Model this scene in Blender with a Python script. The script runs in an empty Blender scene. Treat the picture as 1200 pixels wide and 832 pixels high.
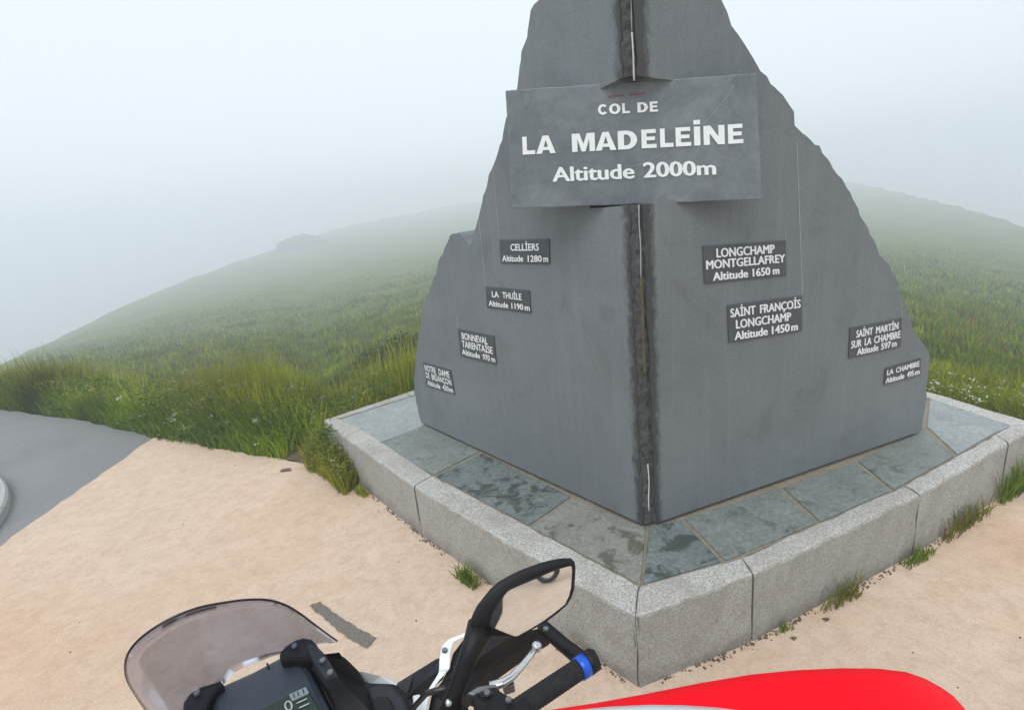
import bpy, bmesh, math, random
import numpy as np
from mathutils import Vector, Matrix, noise as mnoise

random.seed(7); rng = np.random.default_rng(7)
sc = bpy.context.scene
C = sc.collection
R_ = math.radians

# ------------------------------------------------------------------ camera, world, sun, exposure
F_PX, PITCH, ROLL, EYE = 620.0, R_(16.6), R_(-6.3), 1.6
cp, sp = math.cos(PITCH), math.sin(PITCH); cr, sr = math.cos(ROLL), math.sin(ROLL)
_A = np.array([[1, 0, 0], [0, -sp, -cp], [0, cp, -sp]]); _B = np.array([[cr, -sr, 0], [sr, cr, 0], [0, 0, 1]])
RW = _B @ _A                                   # world -> (right, down, forward)
cam = bpy.data.cameras.new('camera'); cam_o = bpy.data.objects.new('camera', cam); C.objects.link(cam_o)
cam.sensor_width = 36.0; cam.lens = 36.0 * F_PX / 1200.0; cam.clip_start = 0.02; cam.clip_end = 2000
M3 = Matrix((RW[0], -RW[1], -RW[2])).transposed()
cam_o.matrix_world = Matrix.Translation((0, 0, EYE)) @ M3.to_4x4()
sc.camera = cam_o

SUN_EL, SUN_AZ = R_(58), R_(-150)              # behind the rider's left shoulder
w = bpy.data.worlds.new('World'); sc.world = w; w.use_nodes = True
nt = w.node_tree; nt.nodes.clear()
sky = nt.nodes.new('ShaderNodeTexSky'); sky.sky_type = 'NISHITA'; sky.sun_disc = False
sky.sun_elevation = SUN_EL; sky.sun_rotation = SUN_AZ; sky.altitude = 2000; sky.dust_density = 4; sky.air_density = 1.0
mx = nt.nodes.new('ShaderNodeMix'); mx.data_type = 'RGBA'; mx.inputs[0].default_value = 0.88
mx.inputs[7].default_value = (9.0, 9.6, 10.2, 1)           # the cloud deck over the pass
bg = nt.nodes.new('ShaderNodeBackground'); bg.inputs[1].default_value = 0.085
wo = nt.nodes.new('ShaderNodeOutputWorld')
nt.links.new(sky.outputs[0], mx.inputs[6]); nt.links.new(mx.outputs[2], bg.inputs[0]); nt.links.new(bg.outputs[0], wo.inputs[0])
sl = bpy.data.lights.new('sun', 'SUN'); sl.energy = 1.45; sl.angle = R_(40); sl.color = (1.0, 0.97, 0.92)
so = bpy.data.objects.new('sun', sl); C.objects.link(so)
sd = Vector((math.sin(SUN_AZ) * math.cos(SUN_EL), math.cos(SUN_AZ) * math.cos(SUN_EL), math.sin(SUN_EL)))
so.rotation_euler = sd.to_track_quat('Z', 'Y').to_euler(); so.location = (0, -6, 12)
sc.view_settings.view_transform = 'Standard'; sc.view_settings.look = 'None'
sc.view_settings.exposure = 0.5; sc.view_settings.gamma = 1.0; sc.view_settings.use_curve_mapping = False
sc.render.engine = 'CYCLES'
cy = sc.cycles; cy.use_denoising = True; cy.max_bounces = 10; cy.volume_bounces = 6; cy.transparent_max_bounces = 12
cy.sample_clamp_indirect = 6

# ------------------------------------------------------------------ helpers
CAMP = np.array([0, 0, EYE])
def ray(x, y):
    return RW.T @ np.array([(x - 600) / F_PX, (y - 416) / F_PX, 1.0])
def onz(p, z=0.0):                              # the point at height z seen at photo pixel p
    d = ray(*p); return Vector(CAMP + d * (z - EYE) / d[2])
def onpl(p, P, n):
    d = ray(*p); n = np.array(n, float); return Vector(CAMP + d * ((np.array(P) - CAMP) @ n) / (d @ n))
def at(p, dist):                                # the point dist metres off seen at pixel p
    d = ray(*p); return Vector(CAMP + d / np.linalg.norm(d) * dist)
def proj(P):
    c = RW @ (np.array(P) - CAMP); return np.array([600 + F_PX * c[0] / c[2], 416 + F_PX * c[1] / c[2]])

def tag(o, label=None, cat=None, group=None, kind=None):
    if label: o['label'] = label
    if cat: o['category'] = cat
    if group: o['group'] = group
    if kind: o['kind'] = kind
    return o
def empty(name, loc=(0, 0, 0), rz=0.0):
    o = bpy.data.objects.new(name, None); C.objects.link(o); o.location = loc; o.rotation_euler = (0, 0, rz)
    o.empty_display_size = 0.1
    return o
def wm(o):
    m = Matrix.LocRotScale(o.location, o.rotation_euler, o.scale)
    return wm(o.parent) @ m if o.parent else m
def link(name, me, mat, parent=None, smooth=False, bevel=0, seg=2):
    o = bpy.data.objects.new(name, me); C.objects.link(o)
    for m in (mat if isinstance(mat, (list, tuple)) else [mat]): me.materials.append(m)
    if smooth:
        for p in me.polygons: p.use_smooth = True
    if parent: o.parent = parent
    if bevel:
        b = o.modifiers.new('bevel', 'BEVEL'); b.width = bevel; b.segments = seg; b.limit_method = 'ANGLE'; b.angle_limit = R_(35)
    return o
class MB:
    """collects world-space geometry; build() writes it in the parent's frame as one mesh"""
    def __init__(s): s.bm = bmesh.new()
    def prism(s, pts, vec, back=None):
        """polygon pts pushed along vec (or to the matching points of back)"""
        vec = Vector(vec) if vec is not None else None
        a = [s.bm.verts.new(p) for p in pts]
        b = [s.bm.verts.new(Vector(p) + vec) for p in pts] if back is None else [s.bm.verts.new(p) for p in back]
        n = len(a)
        f = [s.bm.faces.new(a), s.bm.faces.new(list(reversed(b)))]
        for i in range(n):
            j = (i + 1) % n; s.bm.faces.new((a[i], b[i], b[j], a[j]))
        return s
    def sheet(s, pts):
        s.bm.faces.new([s.bm.verts.new(p) for p in pts]); return s
    def grid(s, rows, close=False, cap=False):
        vs = [[s.bm.verts.new(p) for p in r] for r in rows]
        for i in range(len(vs) - 1):
            n = len(vs[i])
            for j in range(n if close else n - 1):
                k = (j + 1) % n
                s.bm.faces.new((vs[i][j], vs[i][k], vs[i + 1][k], vs[i + 1][j]))
        if cap:
            s.bm.faces.new(list(reversed(vs[0]))); s.bm.faces.new(vs[-1])
        return s
    def tube(s, path, rad, n=12, sq=1.0, cap=True):
        path = [Vector(p) for p in path]
        if not isinstance(rad, (list, tuple)): rad = [rad] * len(path)
        rows = []; up = None
        for i, p in enumerate(path):
            t = (path[min(i + 1, len(path) - 1)] - path[max(i - 1, 0)]).normalized()
            if up is None: up = Vector((0, 0, 1)) if abs(t.z) < 0.9 else Vector((1, 0, 0))
            x = t.cross(up).normalized(); y = x.cross(t).normalized(); up = y
            rows.append([p + (x * math.cos(a) + y * math.sin(a) * sq) * rad[i] for a in [2 * math.pi * k / n for k in range(n)]])
        return s.grid(rows, True, cap)
    def box(s, c, sx, sy, sz, rot=None):
        c = Vector(c); rot = rot or Matrix.Identity(3)
        P = lambda x, y, z: c + rot @ Vector((x * sx / 2, y * sy / 2, z * sz / 2))
        return s.prism([P(-1, -1, -1), P(1, -1, -1), P(1, 1, -1), P(-1, 1, -1)], None, [P(-1, -1, 1), P(1, -1, 1), P(1, 1, 1), P(-1, 1, 1)])
    def lathe(s, c, axis, prof, n=32, ref=None):
        """prof: (along axis, radius)"""
        c = Vector(c); axis = Vector(axis).normalized()
        x = axis.orthogonal().normalized(); y = axis.cross(x)
        return s.grid([[c + axis * h + (x * math.cos(a) + y * math.sin(a)) * r for a in [2 * math.pi * k / n for k in range(n)]] for h, r in prof], True, False)
    def ellipsoid(s, c, rx, ry, rz, rot=None, nu=20, nv=12):
        c = Vector(c); rot = rot or Matrix.Identity(3)
        return s.grid([[c + rot @ Vector((rx * math.sin(v) * math.cos(u), ry * math.sin(v) * math.sin(u), rz * math.cos(v)))
                        for u in [2 * math.pi * k / nu for k in range(nu)]] for v in [math.pi * (0.02 + 0.96 * k / nv) for k in range(nv + 1)]], True, True)
    def build(s, name, mat, parent=None, smooth=False, bevel=0, seg=2, label=None):
        bmesh.ops.recalc_face_normals(s.bm, faces=s.bm.faces)
        if parent:
            s.bm.transform(wm(parent).inverted())
        me = bpy.data.meshes.new(name); s.bm.to_mesh(me); s.bm.free()
        o = link(name, me, mat, parent, smooth, bevel, seg)
        if label: o['label'] = label
        return o
def np_mesh(name, verts, tris, mat, col=None):
    me = bpy.data.meshes.new(name)
    nv, nf = len(verts), len(tris)
    me.vertices.add(nv); me.vertices.foreach_set('co', np.asarray(verts, np.float32).ravel())
    me.loops.add(nf * 3); me.loops.foreach_set('vertex_index', np.asarray(tris, np.int32).ravel())
    me.polygons.add(nf); me.polygons.foreach_set('loop_start', np.arange(0, nf * 3, 3, dtype=np.int32))
    me.update(calc_edges=True)
    if col is not None:
        a = me.color_attributes.new('tint', 'FLOAT_COLOR', 'POINT')
        c4 = np.ones((nv, 4), np.float32); c4[:, :3] = col
        a.data.foreach_set('color', c4.ravel())
    o = bpy.data.objects.new(name, me); C.objects.link(o); me.materials.append(mat)
    return o

# ------------------------------------------------------------------ materials
def node_mat(name):
    m = bpy.data.materials.new(name); m.use_nodes = True
    n = m.node_tree; b = n.nodes['Principled BSDF']
    return m, n, b
def coords(n, scale=(1, 1, 1)):
    t = n.nodes.new('ShaderNodeTexCoord'); mp = n.nodes.new('ShaderNodeMapping')
    mp.inputs['Scale'].default_value = scale; n.links.new(t.outputs['Object'], mp.inputs[0]); return mp.outputs[0]
def noise(n, v, scale, detail=4, rough=0.6, dist=0):
    x = n.nodes.new('ShaderNodeTexNoise'); x.inputs['Scale'].default_value = scale; x.inputs['Detail'].default_value = detail
    x.inputs['Roughness'].default_value = rough; x.inputs['Distortion'].default_value = dist; n.links.new(v, x.inputs['Vector']); return x.outputs[0]
def ramp(n, v, stops):
    r = n.nodes.new('ShaderNodeValToRGB'); e = r.color_ramp.elements
    while len(e) < len(stops): e.new(0.5)
    for k, (p, c) in enumerate(stops):
        e[k].position = p; e[k].color = (c, c, c, 1) if not isinstance(c, tuple) else (*c, 1)
    n.links.new(v, r.inputs[0]); return r.outputs[0]
def mix(n, f, a, b, mode='MIX'):
    m = n.nodes.new('ShaderNodeMix'); m.data_type = 'RGBA'; m.blend_type = mode
    for i, v in ((0, f), (6, a), (7, b)):
        if isinstance(v, (int, float)): m.inputs[i].default_value = v if i == 0 else (v, v, v, 1)
        elif isinstance(v, tuple): m.inputs[i].default_value = (*v, 1)
        else: n.links.new(v, m.inputs[i])
    return m.outputs[2]
def bump(n, b, h, strength=0.3, dist=0.01):
    x = n.nodes.new('ShaderNodeBump'); x.inputs['Strength'].default_value = strength; x.inputs['Distance'].default_value = dist
    n.links.new(h, x.inputs['Height']); n.links.new(x.outputs[0], b.inputs['Normal'])
def plain(name, col, rough=0.5, metal=0, var=0.12, sc_=40, bmp=0.0, coat=0, spec=0.5):
    m, n, b = node_mat(name); v = coords(n)
    f = noise(n, v, sc_, 5)
    lo = tuple(c * (1 - var) for c in col); hi = tuple(min(1, c * (1 + var)) for c in col)
    n.links.new(ramp(n, f, [(0.3, lo), (0.7, hi)]), b.inputs['Base Color'])
    n.links.new(ramp(n, noise(n, v, sc_ * 0.4, 4), [(0.3, max(0, rough - 0.08)), (0.7, min(1, rough + 0.08))]), b.inputs['Roughness'])
    b.inputs['Metallic'].default_value = metal; b.inputs['Coat Weight'].default_value = coat; b.inputs['Specular IOR Level'].default_value = spec
    if bmp: bump(n, b, noise(n, v, sc_ * 8, 3), bmp, 0.002)
    return m

def sand_mat():
    m, n, b = node_mat('sand_concrete'); v = coords(n)
    base = mix(n, ramp(n, noise(n, v, 1.1, 6, 0.6, 0.4), [(0.3, 0.0), (0.72, 1.0)]), (0.58, 0.462, 0.365), (0.68, 0.55, 0.44))
    base = mix(n, ramp(n, noise(n, v, 0.45, 5, 0.7), [(0.46, 0.0), (0.66, 0.8)]), base, (0.56, 0.36, 0.24))
    base = mix(n, ramp(n, noise(n, v, 260, 2, 0.5), [(0.35, 0.32), (0.6, 0.0)]), base, (0.30, 0.205, 0.14))
    base = mix(n, ramp(n, noise(n, v, 95, 3, 0.6), [(0.3, 0.35), (0.55, 0.0)]), base, (0.40, 0.28, 0.19))
    base = mix(n, ramp(n, noise(n, v, 190, 2, 0.5), [(0.62, 0.0), (0.75, 0.5)]), base, (0.72, 0.62, 0.50))
    base = mix(n, ramp(n, noise(n, v, 13, 6, 0.8, 0.3), [(0.36, 0.42), (0.56, 0.0)]), base, (0.37, 0.26, 0.175))
    base = mix(n, ramp(n, noise(n, v, 34, 5, 0.8), [(0.56, 0.0), (0.72, 0.45)]), base, (0.70, 0.56, 0.43))
    vo = n.nodes.new('ShaderNodeTexVoronoi'); vo.inputs['Scale'].default_value = 26; n.links.new(v, vo.inputs['Vector'])
    base = mix(n, ramp(n, vo.outputs['Distance'], [(0.03, 0.6), (0.06, 0.0)]), base, (0.19, 0.12, 0.08))
    n.links.new(base, b.inputs['Base Color']); b.inputs['Roughness'].default_value = 0.92
    b.inputs['Specular IOR Level'].default_value = 0.2
    bump(n, b, mix(n, 0.5, noise(n, v, 220, 4), noise(n, v, 35, 4)), 0.3, 0.003)
    return m
def asphalt_mat(name='asphalt', k=1.0, dark=(0.175, 0.182, 0.188), lite=(0.250, 0.258, 0.262)):
    m, n, b = node_mat(name); v = coords(n)
    base = mix(n, ramp(n, noise(n, v, 0.8, 5, 0.65, 0.5), [(0.3, 0.0), (0.7, 1.0)]), dark, lite)
    base = mix(n, ramp(n, noise(n, v, 160, 3), [(0.36, 0.6), (0.52, 0.0)]), base, tuple(c * 0.35 for c in dark))
    base = mix(n, ramp(n, noise(n, v, 120, 3), [(0.6, 0.0), (0.75, 0.6)]), base, (0.30, 0.30, 0.29))
    n.links.new(base, b.inputs['Base Color']); b.inputs['Roughness'].default_value = 0.85
    bump(n, b, noise(n, v, 140, 4), 0.5, 0.006)
    return m
def granite_mat():
    m, n, b = node_mat('bush_hammered_granite'); v = coords(n)
    oi = n.nodes.new('ShaderNodeObjectInfo')
    f = ramp(n, noise(n, v, 130, 3, 0.75), [(0.30, (0.12, 0.122, 0.115)), (0.42, (0.30, 0.30, 0.285)), (0.54, (0.42, 0.415, 0.395)), (0.68, (0.64, 0.64, 0.62))])
    f = mix(n, 0.45, f, ramp(n, noise(n, v, 320, 2, 0.6), [(0.35, 0.2), (0.6, 0.9)]), 'OVERLAY')
    f = mix(n, ramp(n, oi.outputs['Random'], [(0, 0.0), (1, 0.35)]), f, (0.26, 0.25, 0.225))
    f = mix(n, ramp(n, noise(n, v, 4.5, 6, 0.75, 0.8), [(0.45, 0.0), (0.72, 0.6)]), f, (0.22, 0.205, 0.165))
    # side faces are mixed towards a darker grey than the top; wet line of dirt near the ground
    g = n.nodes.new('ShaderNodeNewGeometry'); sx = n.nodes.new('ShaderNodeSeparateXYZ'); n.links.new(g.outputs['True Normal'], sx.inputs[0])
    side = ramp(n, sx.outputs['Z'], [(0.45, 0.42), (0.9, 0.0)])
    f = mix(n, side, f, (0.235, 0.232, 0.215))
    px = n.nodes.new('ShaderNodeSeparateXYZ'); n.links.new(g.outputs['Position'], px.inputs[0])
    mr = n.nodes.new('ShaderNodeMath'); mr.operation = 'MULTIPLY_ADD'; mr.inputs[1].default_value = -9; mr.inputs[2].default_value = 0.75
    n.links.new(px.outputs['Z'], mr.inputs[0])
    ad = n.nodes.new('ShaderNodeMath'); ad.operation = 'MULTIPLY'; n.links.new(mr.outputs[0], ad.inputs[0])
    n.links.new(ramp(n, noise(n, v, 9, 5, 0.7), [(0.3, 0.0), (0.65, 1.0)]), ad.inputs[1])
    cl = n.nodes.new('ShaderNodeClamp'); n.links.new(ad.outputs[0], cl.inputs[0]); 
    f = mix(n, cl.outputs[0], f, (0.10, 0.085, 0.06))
    n.links.new(f, b.inputs['Base Color']); b.inputs['Roughness'].default_value = 0.85
    bump(n, b, mix(n, 0.5, noise(n, v, 170, 4, 0.7), noise(n, v, 45, 4, 0.7)), 0.6, 0.006)
    return m
def slate_mat(name, lo, hi, spots=0.5, spot_col=(0.05, 0.06, 0.055), cut=0.56):
    m, n, b = node_mat(name); v = coords(n)
    f = mix(n, ramp(n, noise(n, v, 5, 6, 0.7, 0.8), [(0.3, 0.0), (0.7, 1.0)]), lo, hi)
    f = mix(n, ramp(n, noise(n, v, 60, 5, 0.8), [(0.35, 0.6), (0.62, 0.0)]), f, tuple(c * 0.45 for c in lo))
    f = mix(n, ramp(n, noise(n, v, 110, 3, 0.7), [(0.58, 0.0), (0.74, 0.5)]), f, (0.45, 0.48, 0.45))
    f = mix(n, ramp(n, noise(n, v, 8.5, 6, 0.72, 0.5), [(cut, 0.0), (cut + 0.07, spots)]), f, spot_col)
    n.links.new(f, b.inputs['Base Color'])
    n.links.new(ramp(n, noise(n, v, 6, 4), [(0.35, 0.42), (0.7, 0.7)]), b.inputs['Roughness'])
    bump(n, b, mix(n, 0.4, noise(n, v, 30, 6, 0.7), noise(n, v, 150, 3)), 0.5, 0.006)
    return m
def stele_mat():
    m, n, b = node_mat('honed_grey_stone'); v = coords(n)
    f = mix(n, ramp(n, noise(n, v, 1.6, 5, 0.65, 0.5), [(0.3, 0.0), (0.7, 1.0)]), (0.134, 0.154, 0.166), (0.180, 0.203, 0.216))
    f = mix(n, ramp(n, noise(n, v, 240, 2, 0.7), [(0.3, 0.5), (0.5, 0.0)]), f, (0.062, 0.070, 0.078))
    f = mix(n, ramp(n, noise(n, v, 200, 2, 0.7), [(0.56, 0.0), (0.72, 0.45)]), f, (0.26, 0.28, 0.29))
    vs = coords(n, (14, 14, 0.9))
    f = mix(n, ramp(n, noise(n, vs, 1.3, 5, 0.7), [(0.50, 0.0), (0.78, 0.30)]), f, (0.235, 0.255, 0.27))
    f = mix(n, ramp(n, noise(n, v, 4.5, 4, 0.6, 0.8), [(0.56, 0.0), (0.72, 0.42)]), f, (0.092, 0.097, 0.105))
    g = n.nodes.new('ShaderNodeNewGeometry'); sep = n.nodes.new('ShaderNodeVectorMath'); sep.operation = 'SUBTRACT'; sep.inputs[1].default_value = JOINT
    n.links.new(g.outputs['Position'], sep.inputs[0]); fl_ = n.nodes.new('ShaderNodeVectorMath'); fl_.operation = 'MULTIPLY'; fl_.inputs[1].default_value = (1, 1, 0); n.links.new(sep.outputs[0], fl_.inputs[0])
    ln = n.nodes.new('ShaderNodeVectorMath'); ln.operation = 'LENGTH'; n.links.new(fl_.outputs[0], ln.inputs[0])
    md = n.nodes.new('ShaderNodeMath'); md.operation = 'MULTIPLY_ADD'; md.inputs[1].default_value = -0.075; n.links.new(noise(n, coords(n, (1, 1, 0.5)), 38, 6, 0.8), md.inputs[0]); n.links.new(ln.outputs['Value'], md.inputs[2])
    f = mix(n, ramp(n, md.outputs[0], [(0.0, 0.85), (0.022, 0.0)]), f, (0.032, 0.033, 0.032))
    n.links.new(f, b.inputs['Base Color']); b.inputs['Specular IOR Level'].default_value = 0.35
    n.links.new(ramp(n, noise(n, v, 7, 4), [(0.3, 0.55), (0.7, 0.72)]), b.inputs['Roughness'])
    bump(n, b, noise(n, v, 260, 3, 0.7), 0.22, 0.003)
    return m
def sign_mat():
    m, n, b = node_mat('slate_sign'); v = coords(n)
    f = mix(n, ramp(n, noise(n, v, 3.2, 7, 0.72, 1.2), [(0.3, 0.0), (0.72, 1.0)]), (0.115, 0.140, 0.158), (0.215, 0.245, 0.262))
    f = mix(n, ramp(n, noise(n, v, 30, 5, 0.75), [(0.35, 0.35), (0.6, 0.0)]), f, (0.06, 0.072, 0.082))
    vein = ramp(n, noise(n, v, 1.3, 3, 0.5, 0.6), [(0.4955, 0.0), (0.497, 0.22), (0.4985, 0.0)])
    f = mix(n, vein, f, (0.36, 0.39, 0.40))
    n.links.new(f, b.inputs['Base Color']); b.inputs['Roughness'].default_value = 0.5
    bump(n, b, noise(n, v, 26, 6, 0.7), 0.2, 0.004)
    return m
def rock_mat(name, a, c, s=6):
    m, n, b = node_mat(name); v = coords(n)
    f = mix(n, ramp(n, noise(n, v, s, 8, 0.75, 0.6), [(0.32, 0.0), (0.68, 1.0)]), a, c)
    f = mix(n, ramp(n, noise(n, v, s * 18, 4, 0.7), [(0.35, 0.6), (0.6, 0.0)]), f, tuple(x * 0.4 for x in a))
    n.links.new(f, b.inputs['Base Color']); b.inputs['Roughness'].default_value = 0.9
    bump(n, b, noise(n, v, s * 8, 6, 0.75), 0.7, 0.02)
    return m
def hill_mat():
    m, n, b = node_mat('hill_turf'); v = coords(n)
    f = mix(n, ramp(n, noise(n, v, 0.35, 6, 0.68, 0.4), [(0.33, 0.0), (0.68, 1.0)]), (0.066, 0.120, 0.014), (0.155, 0.195, 0.026))
    f = mix(n, ramp(n, noise(n, v, 1.3, 6, 0.7), [(0.48, 0.0), (0.66, 0.8)]), f, (0.075, 0.105, 0.024))
    f = mix(n, ramp(n, noise(n, v, 0.16, 5, 0.7), [(0.5, 0.0), (0.66, 0.6)]), f, (0.21, 0.19, 0.055))
    f = mix(n, ramp(n, noise(n, v, 14, 6, 0.8), [(0.35, 0.7), (0.6, 0.0)]), f, (0.040, 0.070, 0.012))
    n.links.new(f, b.inputs['Base Color']); b.inputs['Roughness'].default_value = 0.95; b.inputs['Specular IOR Level'].default_value = 0.1
    bump(n, b, mix(n, 0.5, noise(n, v, 3, 6, 0.75), noise(n, v, 18, 5, 0.8)), 0.9, 0.12)
    return m
def foliage_mat(name):
    m, n, b = node_mat(name)
    a = n.nodes.new('ShaderNodeVertexColor'); a.layer_name = 'tint'
    n.links.new(a.outputs[0], b.inputs['Base Color']); b.inputs['Roughness'].default_value = 0.6; b.inputs['Specular IOR Level'].default_value = 0.25
    tr = n.nodes.new('ShaderNodeBsdfTranslucent'); n.links.new(a.outputs[0], tr.inputs[0])
    ms = n.nodes.new('ShaderNodeMixShader'); ms.inputs[0].default_value = 0.3
    n.links.new(b.outputs[0], ms.inputs[1]); n.links.new(tr.outputs[0], ms.inputs[2]); n.links.new(ms.outputs[0], n.nodes['Material Output'].inputs[0])
    return m
def screen_mat():
    m, n, b = node_mat('smoked_plastic')
    n.nodes.remove(b); v = coords(n)
    t = n.nodes.new('ShaderNodeBsdfTransparent')
    n.links.new(ramp(n, noise(n, v, 9, 3), [(0.3, (0.77, 0.79, 0.86)), (0.7, (0.82, 0.84, 0.905))]), t.inputs[0])
    g = n.nodes.new('ShaderNodeBsdfGlossy'); g.inputs['Roughness'].default_value = 0.07; g.inputs[0].default_value = (0.9, 0.9, 1.0, 1)
    lw = n.nodes.new('ShaderNodeLayerWeight'); lw.inputs[0].default_value = 0.5; fr = n.nodes.new('ShaderNodeMath'); fr.operation = 'POWER'; fr.inputs[1].default_value = 2.6; n.links.new(lw.outputs['Facing'], fr.inputs[0])
    ms = n.nodes.new('ShaderNodeMixShader'); n.links.new(fr.outputs[0], ms.inputs[0]); n.links.new(t.outputs[0], ms.inputs[1]); n.links.new(g.outputs[0], ms.inputs[2])
    n.links.new(ms.outputs[0], n.nodes['Material Output'].inputs[0])
    return m
def mirror_mat():
    m, n, b = node_mat('mirror_glass'); b.inputs['Metallic'].default_value = 1; b.inputs['Roughness'].default_value = 0.03
    v = coords(n); n.links.new(ramp(n, noise(n, v, 30, 3), [(0.3, (0.80, 0.81, 0.82)), (0.7, (0.86, 0.87, 0.88))]), b.inputs['Base Color'])
    return m

JOINT = tuple((onz((751, 613), 0.30) + onz((771, 612), 0.30)) / 2)
SAND = sand_mat(); ASPH = asphalt_mat(); GRAN = granite_mat(); STELE = stele_mat(); SIGN = sign_mat(); HILL = hill_mat()
PATCH = asphalt_mat('gravel_filling', 1, (0.13, 0.115, 0.10), (0.21, 0.19, 0.165))
SLATES = [slate_mat('slate_pale', (0.24, 0.275, 0.275), (0.33, 0.37, 0.37), 0.25, (0.12, 0.13, 0.13)),
          slate_mat('slate_green', (0.150, 0.180, 0.168), (0.235, 0.265, 0.250), 0.6),
          slate_mat('slate_dark', (0.115, 0.145, 0.145), (0.205, 0.240, 0.235), 0.85, (0.032, 0.042, 0.04), 0.50),
          slate_mat('slate_grey', (0.20, 0.21, 0.185), (0.29, 0.295, 0.265), 0.85, (0.075, 0.072, 0.055), 0.515)]
MORTAR = rock_mat('mortar', (0.27, 0.235, 0.17), (0.40, 0.36, 0.28), 12)
MORTAR_G = rock_mat('grey_mortar', (0.20, 0.19, 0.165), (0.32, 0.31, 0.28), 25)
ROUGH = rock_mat('split_stone', (0.034, 0.036, 0.037), (0.19, 0.20, 0.205), 42)
MOSS = rock_mat('mossy_sealant', (0.10, 0.10, 0.04), (0.20, 0.19, 0.10), 20)
BEAD = plain('pale_sealant', (0.62, 0.62, 0.58), 0.7)
PLATE = plain('name_plate_enamel', (0.062, 0.072, 0.082), 0.55, 0, 0.15, 30)
WHITE_L = plain('white_lettering', (0.80, 0.83, 0.85), 0.6, 0, 0.05, 50)
RED_L = plain('faded_red_lettering', (0.22, 0.07, 0.09), 0.7)
VEIN = plain('pale_scratch', (0.29, 0.315, 0.325), 0.8)
LIME = plain('lime_streak', (0.34, 0.36, 0.36), 0.9)
BLK = plain('black_plastic', (0.006, 0.006, 0.008), 0.5, 0, 0.2, 60, 0.15, 0, 0.28)
BLK_S = plain('black_gloss', (0.010, 0.010, 0.012), 0.25, 0, 0.2, 60)
GREY_P = plain('dark_grey_plastic', (0.018, 0.020, 0.026), 0.5, 0, 0.15, 80, 0.2, 0, 0.3)
DASH = plain('dash_housing', (0.030, 0.038, 0.054), 0.45, 0, 0.12, 60, 0.2)
RUBBER = plain('grip_rubber', (0.014, 0.015, 0.017), 0.75, 0, 0.2, 90, 0.4, 0, 0.3)
WHITE = plain('white_bodywork', (0.74, 0.80, 0.82), 0.28, 0, 0.03, 12, 0, 0.4)
RED = plain('red_gloss_plastic', (0.88, 0.001, 0.012), 0.5, 0, 0.03, 6, 0, 0, 0.14)
BLUE = plain('blue_anodised', (0.012, 0.10, 0.62), 0.35, 0.3, 0.1, 30)
ALU = plain('polished_alloy', (0.62, 0.64, 0.64), 0.28, 0.9, 0.08, 40)
STEEL = plain('grey_steel', (0.22, 0.23, 0.24), 0.4, 0.8, 0.15, 40)
LCD = plain('display_glass', (0.012, 0.026, 0.014), 0.18, 0, 0.3, 15)
LCD_W = plain('display_digits', (0.36, 0.40, 0.38), 0.5)
LCD_G = plain('display_tile', (0.20, 0.24, 0.25), 0.4)
SCREEN = screen_mat(); MIRROR = mirror_mat(); FOL = foliage_mat('grass_blades')
EARTH = rock_mat('bare_earth', (0.12, 0.085, 0.055), (0.24, 0.18, 0.12), 9)
ROCK = rock_mat('grey_rock', (0.06, 0.062, 0.062), (0.15, 0.15, 0.145), 0.9)

# ------------------------------------------------------------------ terrain
SKYL = [(-260, 520), (-120, 478), (0, 428), (60, 400), (130, 366), (200, 335), (260, 312), (320, 292), (400, 266), (480, 250), (560, 236), (700, 216), (850, 207), (1000, 213), (1050, 224), (1110, 238), (1160, 252), (1200, 266), (1320, 300), (1460, 340)]
SKYD = [63, 71, 83, 102, 127, 154, 178, 198, 239, 273, 284, 292, 274, 246, 201, 163, 140, 123, 102, 82]
VERGE = [(-260, 455), (0, 480), (90, 492), (180, 513), (240, 524), (300, 535), (372, 548), (400, 572)]
def azel(p):
    d = ray(*p); return math.atan2(d[0], d[1]), math.atan2(d[2], math.hypot(d[0], d[1]))
_sa = np.array([azel(p)[0] for p in SKYL]); _se = np.array([azel(p)[1] for p in SKYL]); _sd = np.array(SKYD, float)
_vp = [onz(p) for p in VERGE]
_va = [math.atan2(p.x, p.y) for p in _vp]; _vd = [math.hypot(p.x, p.y) for p in _vp]
_va += [R_(-10), R_(0), R_(30), R_(44.5), R_(47.5), R_(60), R_(75)]; _vd += [3.6, 3.8, 3.6, 3.3, 3.36, 3.9, 5.0]
def hz(x, y, detail=True):
    a = math.atan2(x, y); d = math.hypot(x, y) + 1e-6
    d0 = float(np.interp(a, _va, _vd)); ds = float(np.interp(a, _sa, _sd)); es = float(np.interp(a, _sa, _se))
    edge = max(0.0, min(1.0, (R_(100) - abs(a)) / R_(35)))     # flat road behind the rider
    if d <= d0: return -0.035
    e0 = -math.atan2(EYE + 0.03, d0)
    if d < ds:
        t = (math.log(d) - math.log(d0)) / (math.log(ds) - math.log(d0))
        z = EYE + d * math.tan(e0 + (es - e0) * t ** 0.64)
        if detail: z += (mnoise.noise((x * 0.35, y * 0.35, 3.1)) * 0.055 + mnoise.noise((x * 0.13, y * 0.13, 6.1)) * 0.14 * min(1, d / 25) + mnoise.noise((x * 0.9, y * 0.9, 1.7)) * 0.025) * min(1, (d - d0) / 2) * (0.6 + min(d, 70) * 0.05)
    else:
        z = EYE + ds * math.tan(es) - (d - ds) * 0.22 - (d - ds) ** 2 * 0.002
    return max(-90.0, z * edge - 0.035 * (1 - edge))
rows = []
rad = [0.4, 1.0, 1.8] + list(np.geomspace(2.4, 440, 160))
azs = list(np.radians(np.concatenate([np.arange(-180, -62, 4), np.arange(-62, 62, 0.75), np.arange(62, 180, 4)])))
tb = MB()
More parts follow.
